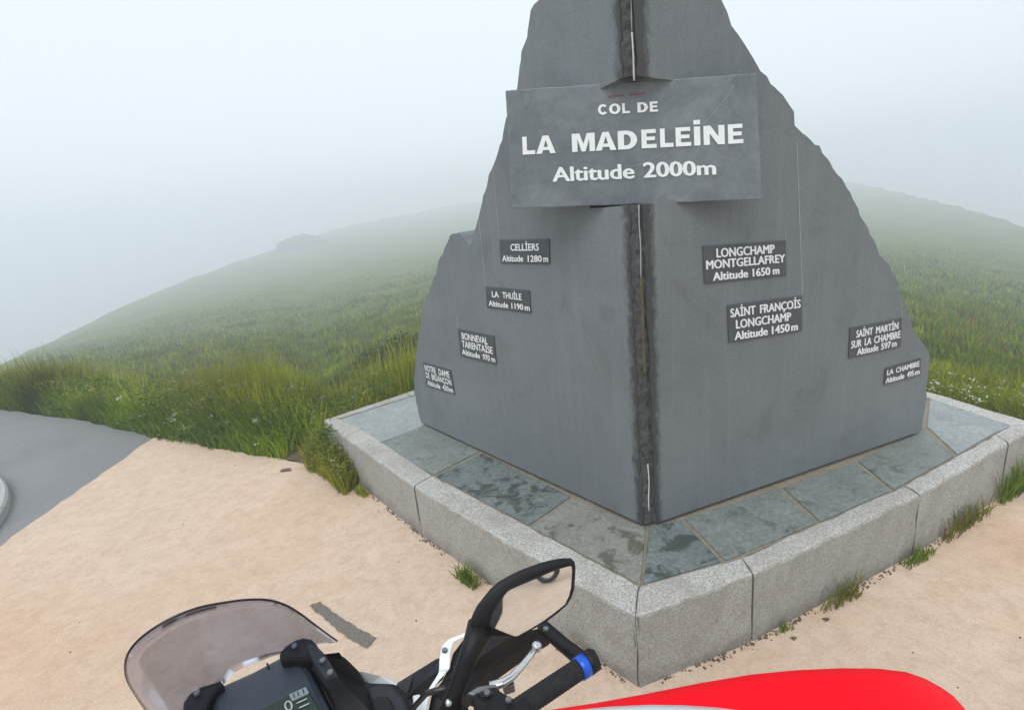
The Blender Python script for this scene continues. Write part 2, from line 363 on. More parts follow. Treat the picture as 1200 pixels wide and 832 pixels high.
tb.grid([[(math.sin(a) * r, math.cos(a) * r, hz(math.sin(a) * r, math.cos(a) * r)) for a in azs] for r in rad], True)
tag(tb.build('hill_terrain', HILL, None, True), kind='structure')

# plaza sheet of sandy concrete, asphalt road beside it
edge_px = [(180, 513), (200, 515), (222, 517), (240, 524), (268, 527), (300, 535), (322, 537), (340, 541), (356, 543), (372, 549), (388, 560), (400, 572)]
left_edge = [onz(p) for p in edge_px]
pts = [Vector((-3.02, -14, 0)), Vector((-3.035, 2.0, 0)), Vector((-3.035, 3.0, 0))] + left_edge
pts += [Vector((-0.6, 3.0, 0)), Vector((0.6, 3.2, 0)), Vector((2.0, 3.0, 0)), Vector((2.48, 2.30, 0)), Vector((2.75, 2.42, 0)), Vector((3.3, 2.45, 0)), Vector((4.2, 2.7, 0)), Vector((7, 3, 0)), Vector((9, 0, 0)), Vector((9, -14, 0))]
def jag(pts, a=0.012, step=0.07, z=0.0):
    out = []
    for i, p in enumerate(pts):
        q = pts[(i + 1) % len(pts)]; n = max(1, int((q - p).length / step)) if (q - p).length < 2 else 1
        for k in range(n):
            r = p.lerp(q, k / n); out.append(Vector((r.x + random.uniform(-a, a) * (k > 0), r.y + random.uniform(-a, a) * (k > 0), z)))
    return out
tag(MB().sheet(jag(pts, 0.012, 0.07, 0.004)).build('sand_concrete_path', SAND), kind='structure')
rd = [onz(p) for p in [(186, 513), (180, 513), (150, 505), (90, 492), (45, 486), (0, 480)]] + [Vector((-8.5, 7.0, 0)), Vector((-16, 9, 0)), Vector((-30, 9, 0)), Vector((-30, -14, 0)), Vector((-3.0, -14, 0)), Vector((-2.98, 3.6, 0))]
tag(MB().sheet(jag(rd, 0.015, 0.1, 0.0)).build('asphalt_road', ASPH), kind='structure')
pp = [onz(p) for p in [(363, 711), (376, 706), (404, 728), (442, 749), (430, 761), (398, 742)]]
tag(MB().sheet(jag(pp, 0.004, 0.015, 0.008)).build('gravel_patch', PATCH), kind='structure')
ep = [onz(p) for p in [(326, 537), (338, 519), (362, 514), (380, 520), (392, 545), (386, 553), (365, 546)]]
tag(MB().sheet(jag(ep, 0.012, 0.05, 0.009)).build('bare_earth', EARTH), kind='structure')

# kerbed island at the far left
ip = [onz(p) for p in [(0, 563), (13, 583), (0, 617)]]
def circ(a, b, c):
    ax, ay, bx, by, cx, cy = a.x, a.y, b.x, b.y, c.x, c.y
    d = 2 * (ax * (by - cy) + bx * (cy - ay) + cx * (ay - by))
    ux = ((ax * ax + ay * ay) * (by - cy) + (bx * bx + by * by) * (cy - ay) + (cx * cx + cy * cy) * (ay - by)) / d
    uy = ((ax * ax + ay * ay) * (cx - bx) + (bx * bx + by * by) * (ax - cx) + (cx * cx + cy * cy) * (bx - ax)) / d
    return Vector((ux, uy, 0)), math.hypot(ax - ux, ay - uy)
ic, ir = circ(*ip)
ik = tag(empty('traffic_island', (ic.x, ic.y, 0)), 'pale curved kerb of the grassed island at the far left of the asphalt road', 'traffic island')
MB().lathe(ic, (0, 0, 1), [(0.0, ir), (0.05, ir), (0.065, ir - 0.012), (0.065, ir - 0.11), (0.05, ir - 0.122), (0.0, ir - 0.122)], 96).build('kerb', plain('concrete_kerb', (0.36, 0.37, 0.36), 0.85, 0, 0.2, 30, 0.3), ik)
MB().sheet([ic + Vector((math.cos(a) * (ir - 0.11), math.sin(a) * (ir - 0.11), 0.045)) for a in [2 * math.pi * k / 72 for k in range(72)]]).build('turf', HILL, ik)

# ------------------------------------------------------------------ plinth of granite kerbs and slate pavers
KZ = 0.29
K = lambda p: onz(p, KZ)
outer = [K((379, 492)), K((404, 513)), K((485, 570)), K((745, 724)), K((883, 673)), K((1078, 580)), K((1182, 519)), K((1219, 497))]
inner = [K((397, 490)), K((424, 503)), K((507, 557)), K((749, 686)), K((869, 653)), K((1059, 569)), K((1166, 509)), K((1196, 494))]
outer += [Vector((2.33, 2.80, KZ)), Vector((2.15, 3.75, KZ)), Vector((0.45, 4.35, KZ)), K((487, 456))]
inner += [Vector((2.25, 2.78, KZ)), Vector((2.06, 3.66, KZ)), Vector((0.45, 4.24, KZ)), K((486, 462))]
inner[7] = Vector((2.36, 2.28, KZ))
base_c = sum(outer, Vector()) / len(outer)
plinth = tag(empty('monument_plinth', (base_c.x, base_c.y, 0)), 'low pale granite kerb plinth topped with slate paving under the grey summit stones', 'plinth')
def rough_block(o0, o1, i0, i1, top, bot, gap=0.004):
    """one kerb stone as a finely gridded block with uneven hand-worked faces"""
    d = (o1 - o0).normalized() * gap; e = (i1 - i0).normalized() * gap
    o0, o1, i0, i1 = o0 + d, o1 - d, i0 + e, i1 - e
    L = (o1 - o0).length; nl = max(4, int(L / 0.03)); rows = []
    cham = 0.012
    seed = Vector((o0.x * 7, o0.y * 7, 2.0))
    for k in range(nl + 1):
        t = k / nl; o = o0.lerp(o1, t); i = i0.lerp(i1, t); inw = (i - o).normalized()
        W = (i - o).length
        prof = [(0.0, bot), (0.0, bot + 0.08), (0.0, bot + 0.15), (0.0, bot + 0.22), (0.001, top - cham), (cham * 0.4, top - cham * 0.35), (cham, top), (W * 0.4, top + 0.002), (W * 0.75, top + 0.001), (W - 0.004, top), (W, top - 0.006), (W, bot)]
        row = []
        for (a, z) in prof:
            p = o + inw * a; p.z = z
            j = mnoise.noise_vector(p * 16 + seed) * 0.0055 + mnoise.noise_vector(p * 48 + seed) * 0.0028
            if z < bot + 0.02: j = Vector((0, 0, 0))
            p += Vector((j.x, j.y, j.z * 0.7)); row.append(p)
        rows.append(row)
    return MB().grid(rows, True, True)
for k in range(len(outer)):
    j = (k + 1) % len(outer)
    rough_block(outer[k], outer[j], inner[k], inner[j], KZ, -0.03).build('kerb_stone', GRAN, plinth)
for k in range(len(outer)):
    o_, i_ = outer[k], inner[k]; inw = (i_ - o_).normalized(); sd_ = Vector((-inw.y, inw.x, 0)) * 0.009
    a_ = o_ + inw * 0.007; b_ = i_ - inw * 0.002
    MB().prism([v - Vector((0, 0, 0.005)) for v in (a_ - sd_, a_ + sd_, b_ + sd_, b_ - sd_)], (0, 0, -0.30)).build('mortar_joint', MORTAR_G, plinth)
mb = MB(); mb.prism([p + (base_c - p).normalized() * 0.006 - Vector((0, 0, 0.009)) for p in inner], (0, 0, -0.2)); mb.build('mortar_bed', MORTAR, plinth)

# slab planes
BZ = 0.30
LA, LB = onz((494, 495), BZ), onz((750, 613), BZ)
RA, RB = onz((771, 612), BZ), onz((1080, 505), BZ)
def plane(a, b):
    d = (b - a).normalized(); n = Vector((d.y, -d.x, 0)).normalized(); return a, n, d
PL_, NL, DL = plane(LA, LB); PR_, NR, DR = plane(RA, RB)
onL = lambda p, off=0.0: onpl(p, PL_ + NL * off, NL)
onR = lambda p, off=0.0: onpl(p, PR_ + NR * off, NR)

def paver(px, mat, drop=0.0):
    P = [onz(p, KZ) for p in px]; c = sum(P, Vector()) / len(P)
    P = [p + (c - p).normalized() * 0.002 for p in P]
    bm = MB(); bm.prism([p + Vector((0, 0, -0.002 - drop)) for p in P], (0, 0, -0.05)); 
    return bm.build('paving_slab', mat, plinth, bevel=0.004)
paver([(399, 491), (486, 463), (504, 478), (502, 497), (437, 521)], SLATES[0])
paver([(438.5, 522), (498, 497), (562, 528), (509, 555.5)], SLATES[1])
paver([(511, 556.5), (565, 530), (669, 581), (619.5, 614.5)], SLATES[2])
paver([(622, 616), (672, 583), (757, 617), (751, 684)], SLATES[3])
paver([(753.5, 683), (760, 617), (798, 607), (845, 656.5)], SLATES[2])
paver([(801, 606), (913, 571), (957, 611.5), (850, 655.5)], SLATES[1])
paver([(917, 570), (1002, 540.5), (1043, 574), (961, 610)], SLATES[1])
paver([(1005, 539), (1083, 503), (1119, 533), (1047, 572.5)], SLATES[1])
paver([(1086, 499), (1090, 461), (1180, 491.5), (1188, 498), (1165, 507), (1122, 531.5)], SLATES[0])

# ------------------------------------------------------------------ the two standing stones
st = tag(empty('summit_monument', (0.9, 2.4, 0.28)), 'tall grey monument of two jagged stone slabs carrying place name plates and a large sign', 'monument')
left_sil = [(757, -300), (712, -300), (690, -235), (664, -120), (640, -40), (631, 0), (622, 13), (617, 44), (610.5, 62), (606.5, 103), (598, 125), (592, 145), (588.6, 165), (580, 192), (572, 205), (565, 237), (561.7, 250), (558, 266), (551, 287), (545, 281), (537, 273), (527, 276), (524, 285), (515.4, 302), (509, 325), (503, 341), (495, 362), (491.4, 390), (487.7, 410), (485.6, 440), (486, 458), (491, 485), (494, 496)]
right_sil = [(1080, 505), (1085, 470), (1087.5, 445), (1090, 420), (1089, 412), (1079, 399), (1068.5, 384), (1064, 363), (1057, 347), (1053, 336), (1045.5, 319), (1035, 302), (1027, 288), (1019.5, 275), (1011, 258), (1002, 240), (993, 220), (983, 205), (970, 186), (960, 172), (950.6, 165), (940.5, 155), (932, 147), (930.5, 131), (925, 121), (917, 113), (903.5, 98), (892, 84), (876.5, 59), (865, 42), (858, 30), (853, 14), (846, 0), (825, -60), (800, -130), (772, -225), (750, -300)]
SPH = R_(-10); SD = Vector((math.cos(SPH), math.sin(SPH), 0)); SN = Vector((math.sin(SPH), -math.cos(SPH), 0))
corner = (onL((757, 611)) + onR((764, 612))) / 2; corner.z = 0
SP = corner - SN * 0.07
onS = lambda p, off=0.0: onpl(p, SP + SN * off, SN)
sq = [onS(p) for p in [(592, 106.5), (887, 86), (893, 234), (600, 245)]]
z_top = onL((731, 91)).z; z_bot = onL((745, 241)).z
sz_top = onS((735, 93)).z + 0.003; sz_bot = onS((745, 238)).z - 0.004
def chipped(pts, n, amp):
    out = []
    for i in range(len(pts) - 1):
        p, q = pts[i], pts[i + 1]; k = max(1, int((q - p).length / 0.022))
        nn = (q - p).cross(n).normalized()
        for j in range(k):
            r = p.lerp(q, j / k)
            if j or i: r = r + nn * (mnoise.noise(r * 22) * amp + mnoise.noise(r * 60) * amp * 0.6)
            out.append(r)
    return out + [pts[-1]]
def notch(face_pt, D, inward):
    """points of the near edge, bottom to top, cut back where the sign sits"""
def slab(sil, on, N, D, front_bot, front_top, sgn, label):
    """sil: silhouette pixels; near edge from front_bot px to front_top px on the face plane"""
    s = chipped([on(p) for p in sil], N, 0.010)
    fb, ft = on(front_bot), on(front_top)
    if s[0].z < s[-1].z: seq = s            # right slab: bottom to top, then down the near edge
    else: seq = list(reversed(s))
    seq = seq + []
    top_near = fb.lerp(ft, (seq[-1].z - fb.z) / (ft.z - fb.z))
    E = lambda z: fb.lerp(ft, (z - fb.z) / (ft.z - fb.z))
    cut = 0.16 * D * (1 if sgn > 0 else -1)
    near = chipped([top_near, E(z_top)], N, 0.008) + [E(sz_top - 0.03) + cut, E(sz_top - 0.06) + cut * 1.05, E(sz_bot) + cut * 1.05, E(sz_bot) + cut * 0.95] + chipped([E(z_bot), fb], N, 0.008)
    foot = seq[0].copy(); foot.z = BZ; foot_f = fb.copy(); foot_f.z = BZ
    poly = [foot] + [p for p in seq if p.z > BZ + 0.05] + [p for p in near[:-1] if p.z > BZ + 0.01] + [foot_f]
    mb = MB(); mb.prism(poly, -N * 0.13); mb.bm.normal_update(); bmesh.ops.triangulate(mb.bm, faces=[f for f in mb.bm.faces if len(f.verts) > 4], ngon_method='EAR_CLIP')
    o = mb.build('stone_slab', STELE, st, label=label)
    return E
EL = slab(left_sil[2:], onL, NL, DL, (752.5, 611), (725.5, 0), -1, 'left stone slab with a notched outer edge')
ER = slab(right_sil[:-1], onR, NR, DR, (769.5, 612), (742.5, 0), 1, 'right stone slab with a stepped jagged outer edge')
# rough split strips on both sides of the joint
def strip(E, gapL, N, z0, z1, jitter):
    rows = []
    n = int((z1 - z0) / 0.008)
    for k in range(n + 1):
        z = z0 + (z1 - z0) * k / n
        b = gapL.copy(); b.z = z; a = E(z); a = a + (a - b).normalized() * 0.010
        row = []
        for j in range(6):
            t = j / 5; p = a.lerp(b, t) - N * (0.003 + 0.020 * t ** 1.3)
            if 0 < j: p += mnoise.noise_vector(Vector((p.x * 60, p.y * 60, z * 45))) * jitter * (0.4 + t)
            row.append(p)
        row.append(b - N * 0.12)
        rows.append(row)
    return rows
gl = onL((758, 611)) - NL * 0.004; gr = onR((765, 612)) - NR * 0.004
zt = onL((757, -240)).z
for (E, g, N) in ((EL, gl, NL), (ER, gr, NR)):
    for (z0, z1) in ((BZ, z_bot - 0.001), (z_top + 0.002, zt)):
        MB().grid(strip(E, g, N, z0, z1, 0.006)).build('split_edge', ROUGH, st)
gm = (gl + gr) / 2 + (NL + NR).normalized() * -0.008
def bead(z0, z1, mat, r=0.0045, label=None):
    pth = []
    n = max(6, int((z1 - z0) / 0.02))
    for k in range(n + 1):
        z = z0 + (z1 - z0) * k / n
        pth.append(Vector((gm.x + mnoise.noise((z * 9, 1, 2)) * 0.004, gm.y, z)))
    MB().tube(pth, [r * (0.7 + 0.5 * abs(mnoise.noise((0, z.z * 20, 5)))) for z in pth], 6).build('sealant_joint', mat, st, True, label=label)
zz = lambda y, x=752: onpl((x, y), gm, (NL + NR).normalized()).z
bead(zz(598), zz(543), BEAD, 0.003); bead(zz(543), zz(440), ROUGH, 0.004); bead(zz(440), zz(325), MOSS, 0.007, 'yellow mossy stretch of the joint'); bead(zz(325), z_bot, LIME, 0.003)
bead(zz(96, 735), zz(40, 732), BEAD, 0.004); bead(zz(40, 731), zt, LIME, 0.003)
# unseen core added between the slabs so no light leaks through the joint
gm = gm - (NL + NR).normalized() * 0.06
MB().prism([gm + Vector((-0.05, 0.06, 0.29 - gm.z)), gm + Vector((0.05, 0.06, 0.29 - gm.z)), gm + Vector((0.08, 0.16, 0.29 - gm.z)), gm + Vector((-0.08, 0.16, 0.29 - gm.z))], (0, 0, zt - 0.29)).build('joint_light_block', ROUGH, st)

# ---- lettering
def text_mesh(body, bold=0.02, font_space=1.0):
    c = bpy.data.curves.new('t', 'FONT'); c.body = body; c.offset = 0.0; c.space_character = font_space; c.resolution_u = 3
    o = bpy.data.objects.new('t', c); C.objects.link(o); bpy.context.view_layer.update()
    me = bpy.data.meshes.new_from_object(o.evaluated_get(bpy.context.evaluated_depsgraph_get()))
    v = np.array([x.co[:2] for x in me.vertices]); f = [tuple(p.vertices) for p in me.polygons]
    bpy.data.objects.remove(o); bpy.data.curves.remove(c); bpy.data.meshes.remove(me)
    return v, f
CAP = 0.70
def put_text(mb, body, quad, on, off, bold=0.022, heavy=0.0):
    """quad: photo pixels tl, tr, br, bl of the caps box; the letters lie on the surface"""
    v, f = text_mesh(body, bold); q = [on(p, off) for p in quad]
    x0, x1 = v[:, 0].min(), v[:, 0].max()
    vs = []
    for dx, dy, dz_ in (((-heavy, 0, 0.0), (0, heavy * .5, 0.00025), (0, -heavy * .5, 0.0005), (heavy, 0, 0.00075)) if heavy else ((0, 0, 0.0),)):
      vs = []; Nq = (q[1] - q[0]).cross(q[0] - q[3]).normalized() * dz_
      for (x, y) in v:
        u = (x - x0 + heavy + dx) / (x1 - x0 + 2 * heavy); t = (y + dy + bold * 0.5) / CAP
        vs.append(mb.bm.verts.new(q[3].lerp(q[2], u).lerp(q[0].lerp(q[1], u), t) if 0 <= t <= 1 else q[3].lerp(q[2], u) + (q[0].lerp(q[1], u) - q[3].lerp(q[2], u)) * t))
        vs[-1].co += Nq
      for a in f:
        try: mb.bm.faces.new([vs[i] for i in a])
        except ValueError: pass
sb_ = MB(); fq = []
for i in range(4):
    p, q = sq[i], sq[(i + 1) % 4]; k = 26 if i in (0, 2) else 12
    nn = (q - p).cross(SN).normalized()
    for j in range(k):
        r = p.lerp(q, j / k); fq.append(r + nn * (mnoise.noise(r * 30) * 0.0025 if j else 0))
sb_.prism(fq, -SN * 0.035)
sign = sb_.build('sign_board', SIGN, st, bevel=0.003, label='large slate sign giving the pass name and altitude in white letters')
t = MB()
def glyph(ch):
    """heavy grotesque capitals in a unit box: list of outlines, or (outer, inner) pairs for bowls"""
    def arc(cx, cy, rx, ry, a0, a1, n=14):
        return [(cx + rx * math.cos(R_(a0 + (a1 - a0) * k / n)), cy + ry * math.sin(R_(a0 + (a1 - a0) * k / n))) for k in range(n + 1)]
    if ch == 'L': return [[(0, 0), (0, 1), (.36, 1), (.36, .22), (1, .22), (1, 0)]]
    if ch == 'E': return [[(0, 0), (0, 1), (.96, 1), (.96, .79), (.34, .79), (.34, .61), (.90, .61), (.90, .41), (.34, .41), (.34, .21), (1, .21), (1, 0)]]
    if ch == 'I': return [[(0, 0), (0, 1), (1, 1), (1, 0)], [(-.03, 1.10), (-.03, 1.33), (1.03, 1.33), (1.03, 1.10)]]
    if ch == 'N': return [[(0, 0), (0, 1), (.33, 1), (.71, .42), (.71, 1), (1, 1), (1, 0), (.68, 0), (.29, .60), (.29, 0)]]
    if ch == 'M': return [[(0, 0), (0, 1), (.34, 1), (.5, .42), (.66, 1), (1, 1), (1, 0), (.76, 0), (.76, .70), (.585, 0), (.415, 0), (.24, .70), (.24, 0)]]
    if ch == 'A': return [[(0, 0), (.35, 1), (.65, 1), (1, 0), (.71, 0), (.655, .19), (.345, .19), (.29, 0)], None, [(.395, .37), (.605, .37), (.5, .76)]]
    if ch == 'D': return [([(0, 0)] + arc(.45, .5, .55, .5, -90, 90) + [(0, 1)], [(.32, .21)] + arc(.42, .5, .25, .29, -90, 90) + [(.32, .79)])]
    if ch == 'O': return [(arc(.5, .5, .5, .53, 0, 348, 29), arc(.5, .5, .22, .31, 0, 348, 29))]
    if ch == 'C': return [arc(.5, .5, .5, .53, 38, 322, 24) + list(reversed(arc(.5, .5, .22, .30, 42, 318, 24)))]
def put_caps(mb, items, x0, x1, quad, on, off):
    q = [on(p, off) for p in quad]
    P = lambda u, v: (q[3].lerp(q[2], u) + (q[0].lerp(q[1], u) - q[3].lerp(q[2], u)) * v)
    for ch, a, b_ in items:
        U = lambda p: P((a + (b_ - a) * p[0] - x0) / (x1 - x0), p[1])
        g = glyph(ch)
        if ch == 'A':                            # two legs and a bar round the open counter
            for pl in ([(0, 0), (.35, 1), (.5, 1), (.5, .76), (.395, .37), (.345, .19), (.29, 0)], [(1, 0), (.71, 0), (.655, .19), (.605, .37), (.5, .76), (.5, 1), (.65, 1)], [(.395, .37), (.605, .37), (.655, .19), (.345, .19)]):
                mb.sheet([U(p) for p in pl])
            continue
        for pl in g:
            if isinstance(pl, tuple):
                o_, i_ = pl; n = len(o_)
                for k in range(n): mb.sheet([U(o_[k]), U(o_[(k + 1) % n]), U(i_[(k + 1) % n]), U(i_[k])])
            else: mb.sheet([U(p) for p in pl])
put_caps(t, [('C', 417, 452), ('O', 456, 496), ('L', 502, 529), ('D', 555, 591), ('E', 598, 626)], 417, 626, [(700.5, 123.2), (770.8, 119), (771.3, 131), (701, 134.8)], onS, 0.0025)
put_caps(t, [('L', 156, 202), ('A', 206, 277), ('M', 336, 418), ('A', 420, 493), ('D', 499, 566), ('E', 581, 633), ('L', 645, 690), ('E', 698, 750), ('I', 760, 781), ('N', 792, 862), ('E', 873, 923)], 156, 923, [(611.8, 160.8), (870.6, 145.2), (871.2, 168), (612.6, 181.6)], onS, 0.0025)
put_text(t, 'Altitude', [(646.5, 196.5), (743, 191.5), (744, 209), (647.5, 213)], onS, 0.0025, 0.0, 0.032)
put_text(t, '2000m', [(753, 190.5), (838.5, 188), (839.5, 204.5), (754, 208.3)], onS, 0.0025, 0.0, 0.032)
t.build('lettering', WHITE_L, sign)
t = MB()      # worn red line of tiny characters above, not readable in the photo: short dashes
for k in range(9):
    x = 713 + k * 4.9
    if k == 4: continue
    y = 113.6 - k * 0.45
    t.sheet([onS(p, 0.0025) for p in [(x, y - 1.1), (x + 3.6, y - 1.4), (x + 3.6, y + 0.6), (x, y + 0.9)]])
t.build('faded_inscription', RED_L, sign)
for ln_ in ([(737, 197), (743.5, 194.6), (757, 191), (769, 185), (778, 179), (786, 171)], [(822, 147), (829, 140), (838, 131), (846, 121), (853, 112), (860, 100)]):
    t = MB(); pq = [onS(p, 0.0016) for p in ln_]
    for a, c in zip(pq[:-1], pq[1:]):
        sd_ = (c - a).cross(SN).normalized() * 0.0008; t.sheet([a - sd_, a + sd_, c + sd_, c - sd_])
    t.build('scratch', VEIN, sign)
for a in (0.13, 0.87):
    p = sq[0].lerp(sq[1], a).lerp(sq[3].lerp(sq[2], a), 0.5) - SN * 0.034
    MB().box(p - SN * 0.11, 0.05, 0.22, 0.05, Matrix((SD, SN, (0, 0, 1))).transposed()).build('sign_bracket', STEEL, st)

def name_plate(quad, lines, on, N, label):
    P = [on(p, 0.006) for p in quad]
    o = MB().prism(P, -N * 0.0055).build('name_plate', PLATE, st, bevel=0.001, seg=1, label=label)
    t = MB(); tl, tr, br, bl = [np.array(p, float) for p in quad]
    for (txt, u0, u1, v0, v1, bold) in lines:
        L = lambda u, v: tuple((tl * (1 - u) + tr * u) * (1 - v) + (bl * (1 - u) + br * u) * v)
        put_text(t, txt, [L(u0, v0), L(u1, v0), L(u1, v1), L(u0, v1)], on, 0.0085, bold, 0.034)
    t.build('lettering', WHITE_L, o)
I = '\u0130'; b = 0.0
name_plate([(585, 281.5), (643, 280), (643.8, 309.5), (586.5, 308.5)], [('CELL%sERS' % I, .22, .80, .18, .46, b), ('Altitude', .04, .47, .66, .92, b), ('1280', .56, .85, .66, .92, b), ('m', .88, .98, .66, .92, b)], onL, NL, 'small plate with the name of a village at 1280 m')
name_plate([(568.5, 336), (620, 340.5), (621.8, 367), (570.5, 360.5)], [('LA', .14, .30, .18, .46, b), ('THU%sLE' % I, .38, .82, .18, .46, b), ('Altitude', .05, .50, .64, .90, b), ('1190', .57, .84, .64, .90, b), ('m', .87, .99, .64, .90, b)], onL, NL, 'small plate with the name of a village at 1190 m')
name_plate([(536, 385.5), (578.5, 394), (581.3, 427.5), (539.5, 417)], [('BONNEVAL', .10, .82, .10, .34, b), ('TARENTA%sSE' % I, .08, .94, .40, .64, b), ('Altitude', .06, .56, .72, .92, b), ('970', .64, .84, .72, .92, b), ('m', .88, .99, .72, .92, b)], onL, NL, 'small plate with the name of a village at 970 m')
name_plate([(495.5, 424.5), (528, 434), (532.5, 462.5), (499.5, 452)], [('NOTRE', .04, .44, .08, .34, b), ('DAME', .54, .93, .08, .34, b), ('DE', .04, .18, .40, .64, b), ('BR%sAN\u00c7ON' % I, .25, .96, .40, .64, b), ('Altitude', .06, .52, .72, .94, b), ('430', .60, .82, .72, .94, b), ('m', .84, .98, .72, .94, b)], onL, NL, 'small plate with the name of a village at 430 m')
name_plate([(824, 288.5), (921, 282), (922, 322.5), (826, 332.8)], [('LONGCHAMP', .155, .86, .09, .33, b), ('MONTGELLAFREY', .025, .985, .39, .62, b), ('Altitude', .10, .53, .72, .94, b), ('1650', .585, .80, .72, .94, b), ('m', .83, .91, .72, .94, b)], onR, NR, 'plate with two village names at 1650 m')
name_plate([(852.8, 358), (940, 346.5), (940, 388), (854.5, 401.8)], [('SA%sNT' % I, .03, .37, .10, .33, b), ('FRAN\u00c7O%sS' % I, .43, .98, .10, .33, b), ('LONGCHAMP', .10, .85, .42, .65, b), ('Altitude', .075, .53, .73, .95, b), ('1450', .585, .83, .73, .95, b), ('m', .85, .94, .73, .95, b)], onR, NR, 'plate with two village names at 1450 m')
name_plate([(996.5, 384.5), (1057.3, 372.7), (1056, 406), (994.8, 420.3)], [('SA%sNT' % I, .12, .44, .12, .36, b), ('MART%sN' % I, .50, .93, .12, .36, b), ('SUR', .03, .23, .44, .68, b), ('LA', .29, .42, .44, .68, b), ('CHAMBRE', .47, .98, .44, .68, b), ('Altitude', .15, .56, .73, .95, b), ('597', .61, .80, .73, .95, b), ('m', .82, .91, .73, .95, b)], onR, NR, 'plate with two village names at 597 m')
name_plate([(1038, 431.5), (1079.5, 419.3), (1078.6, 439.5), (1036, 451.3)], [('LA', .05, .23, .15, .46, b), ('CHAMBRE', .30, .96, .15, .46, b), ('Altitude', .03, .55, .60, .92, b), ('495', .62, .81, .60, .92, b), ('m', .84, .97, .60, .92, b)], onR, NR, 'small plate with the name of a village at 495 m')
for on, N, a, c in ((onL, NL, (578, 197), (585, 280)), (onL, NL, (561, 256), (569, 335)), (onL, NL, (535, 372), (537, 386)), (onR, NR, (934, 165), (940.5, 345)), (onR, NR, (920, 270), (921, 282)), (onR, NR, (1056, 350), (1057.5, 372))):
    A, B = on(a, 0.002), on(c, 0.002); s = (B - A).cross(N).normalized() * 0.0011
    MB().prism([A - s, A + s, B + s, B - s], -N * 0.003).build('lime_streak', LIME, st)

# ------------------------------------------------------------------ motorcycle
RV = Vector((math.cos(R_(27)), math.sin(R_(27)), 0)); FV = Vector((-RV.y, RV.x, 0))
BO = -0.085 * RV
bike = tag(empty('motorcycle', BO, R_(27)), 'white and black adventure motorcycle with smoked windscreen standing on the sandy path', 'motorcycle')
def bk(x, y, z): return BO + RV * x + FV * y + Vector((0, 0, z))
UP = Vector((0, 0, 1))
# windscreen: curved smoked sheet
s_mid = onz((293, 788), 1.07)
s_cl, s_cr, s_ap = onz((188, 846), 1.05), onz((395, 750), 1.05), onz((240, 712), 1.24)
sn = (s_cr - s_cl).cross(s_ap - (s_cl + s_cr) / 2).normalized()
if sn.dot(Vector((0, 0, 1))) < 0: sn = -sn
onW = lambda p: onpl(p, s_cl, sn)
arc_px = [(188, 846), (172, 832), (158, 812), (149, 795), (147, 778), (151, 764), (162, 750), (180, 736), (203, 723), (232, 712), (262, 706), (290, 702.5), (315, 703), (335, 709), (352, 719), (368, 731), (384, 743), (395, 750.5)]
low_px = [(216, 836), (222, 832), (230, 826), (238, 820), (246, 813), (254, 806), (261, 800), (266, 795), (272, 787), (279, 783), (288, 779), (298, 775), (308, 771), (318, 767), (326, 765), (334, 762), (346, 757), (362, 754)]
def catmull(P, k=4):
    P = [np.array(p, float) for p in P]; out = []
    for i in range(len(P) - 1):
        a, b_, c, d = P[max(i - 1, 0)], P[i], P[i + 1], P[min(i + 2, len(P) - 1)]
        for j in range(k):
            t = j / k; out.append(0.5 * (2 * b_ + (c - a) * t + (2 * a - 5 * b_ + 4 * c - d) * t * t + (3 * b_ - a - 3 * c + d) * t ** 3))
    return out + [P[-1]]
arc_px, low_px = catmull(arc_px), catmull(low_px)
rows_f = []
for j in range(9):
    tt = j / 8; row = []
    for a, l in zip(arc_px, low_px):
        p = (a[0] * (1 - tt) + l[0] * tt, a[1] * (1 - tt) + l[1] * tt); q = onW(p); row.append(q)
    rows_f.append(row)
cen = (s_cl + s_cr) / 2
def bow(q):                                     # bend the sheet: its middle stands further forward than its wings
    x = (q - cen).dot(RV) / 0.16
    d = (q - Vector(CAMP)); return Vector(CAMP) + d * (1.0 + 0.045 * (1 - min(1.6, x * x)))
rows_f = [[bow(q) for q in r] for r in rows_f]
mb = MB(); mb.grid(rows_f); ws = mb.build('windscreen', SCREEN, bike, True)
sm = ws.modifiers.new('thick', 'SOLIDIFY'); sm.thickness = 0.0022
MB().tube(rows_f[0], 0.0013, 8).build('screen_edge', BLK_S, ws, True)
# brackets that hold the screen
def slab_px(name, px, z, mat, thick=0.02, bevel=0.003, parent=None, d=None, label=None):
    P = [onz(p, z) if not isinstance(z, list) else onz(p, z[i]) for i, p in enumerate(px)]
    return MB().prism(P, d if d is not None else (0, 0, -thick)).build(name, mat, parent or bike, bevel=bevel, label=label)
slab_px('screen_bracket', [(325, 765), (333, 756), (345, 748), (356, 745), (366, 747), (373, 754), (371, 763), (362, 768), (352, 770), (340, 770), (330, 773)], 1.065, BLK, 0.03, 0.006)
slab_px('screen_bracket', [(213, 834), (214, 822), (222, 811), (236, 803), (254, 798), (258, 796), (263, 801), (256, 806), (248, 815), (241, 830), (232, 836), (222, 840)], 1.06, BLK, 0.03, 0.006)
slab_px('bracket_clamp', [(358, 756), (368, 752), (380, 764), (396, 790), (380, 794), (366, 772)], 1.075, GREY_P, 0.022, 0.003)
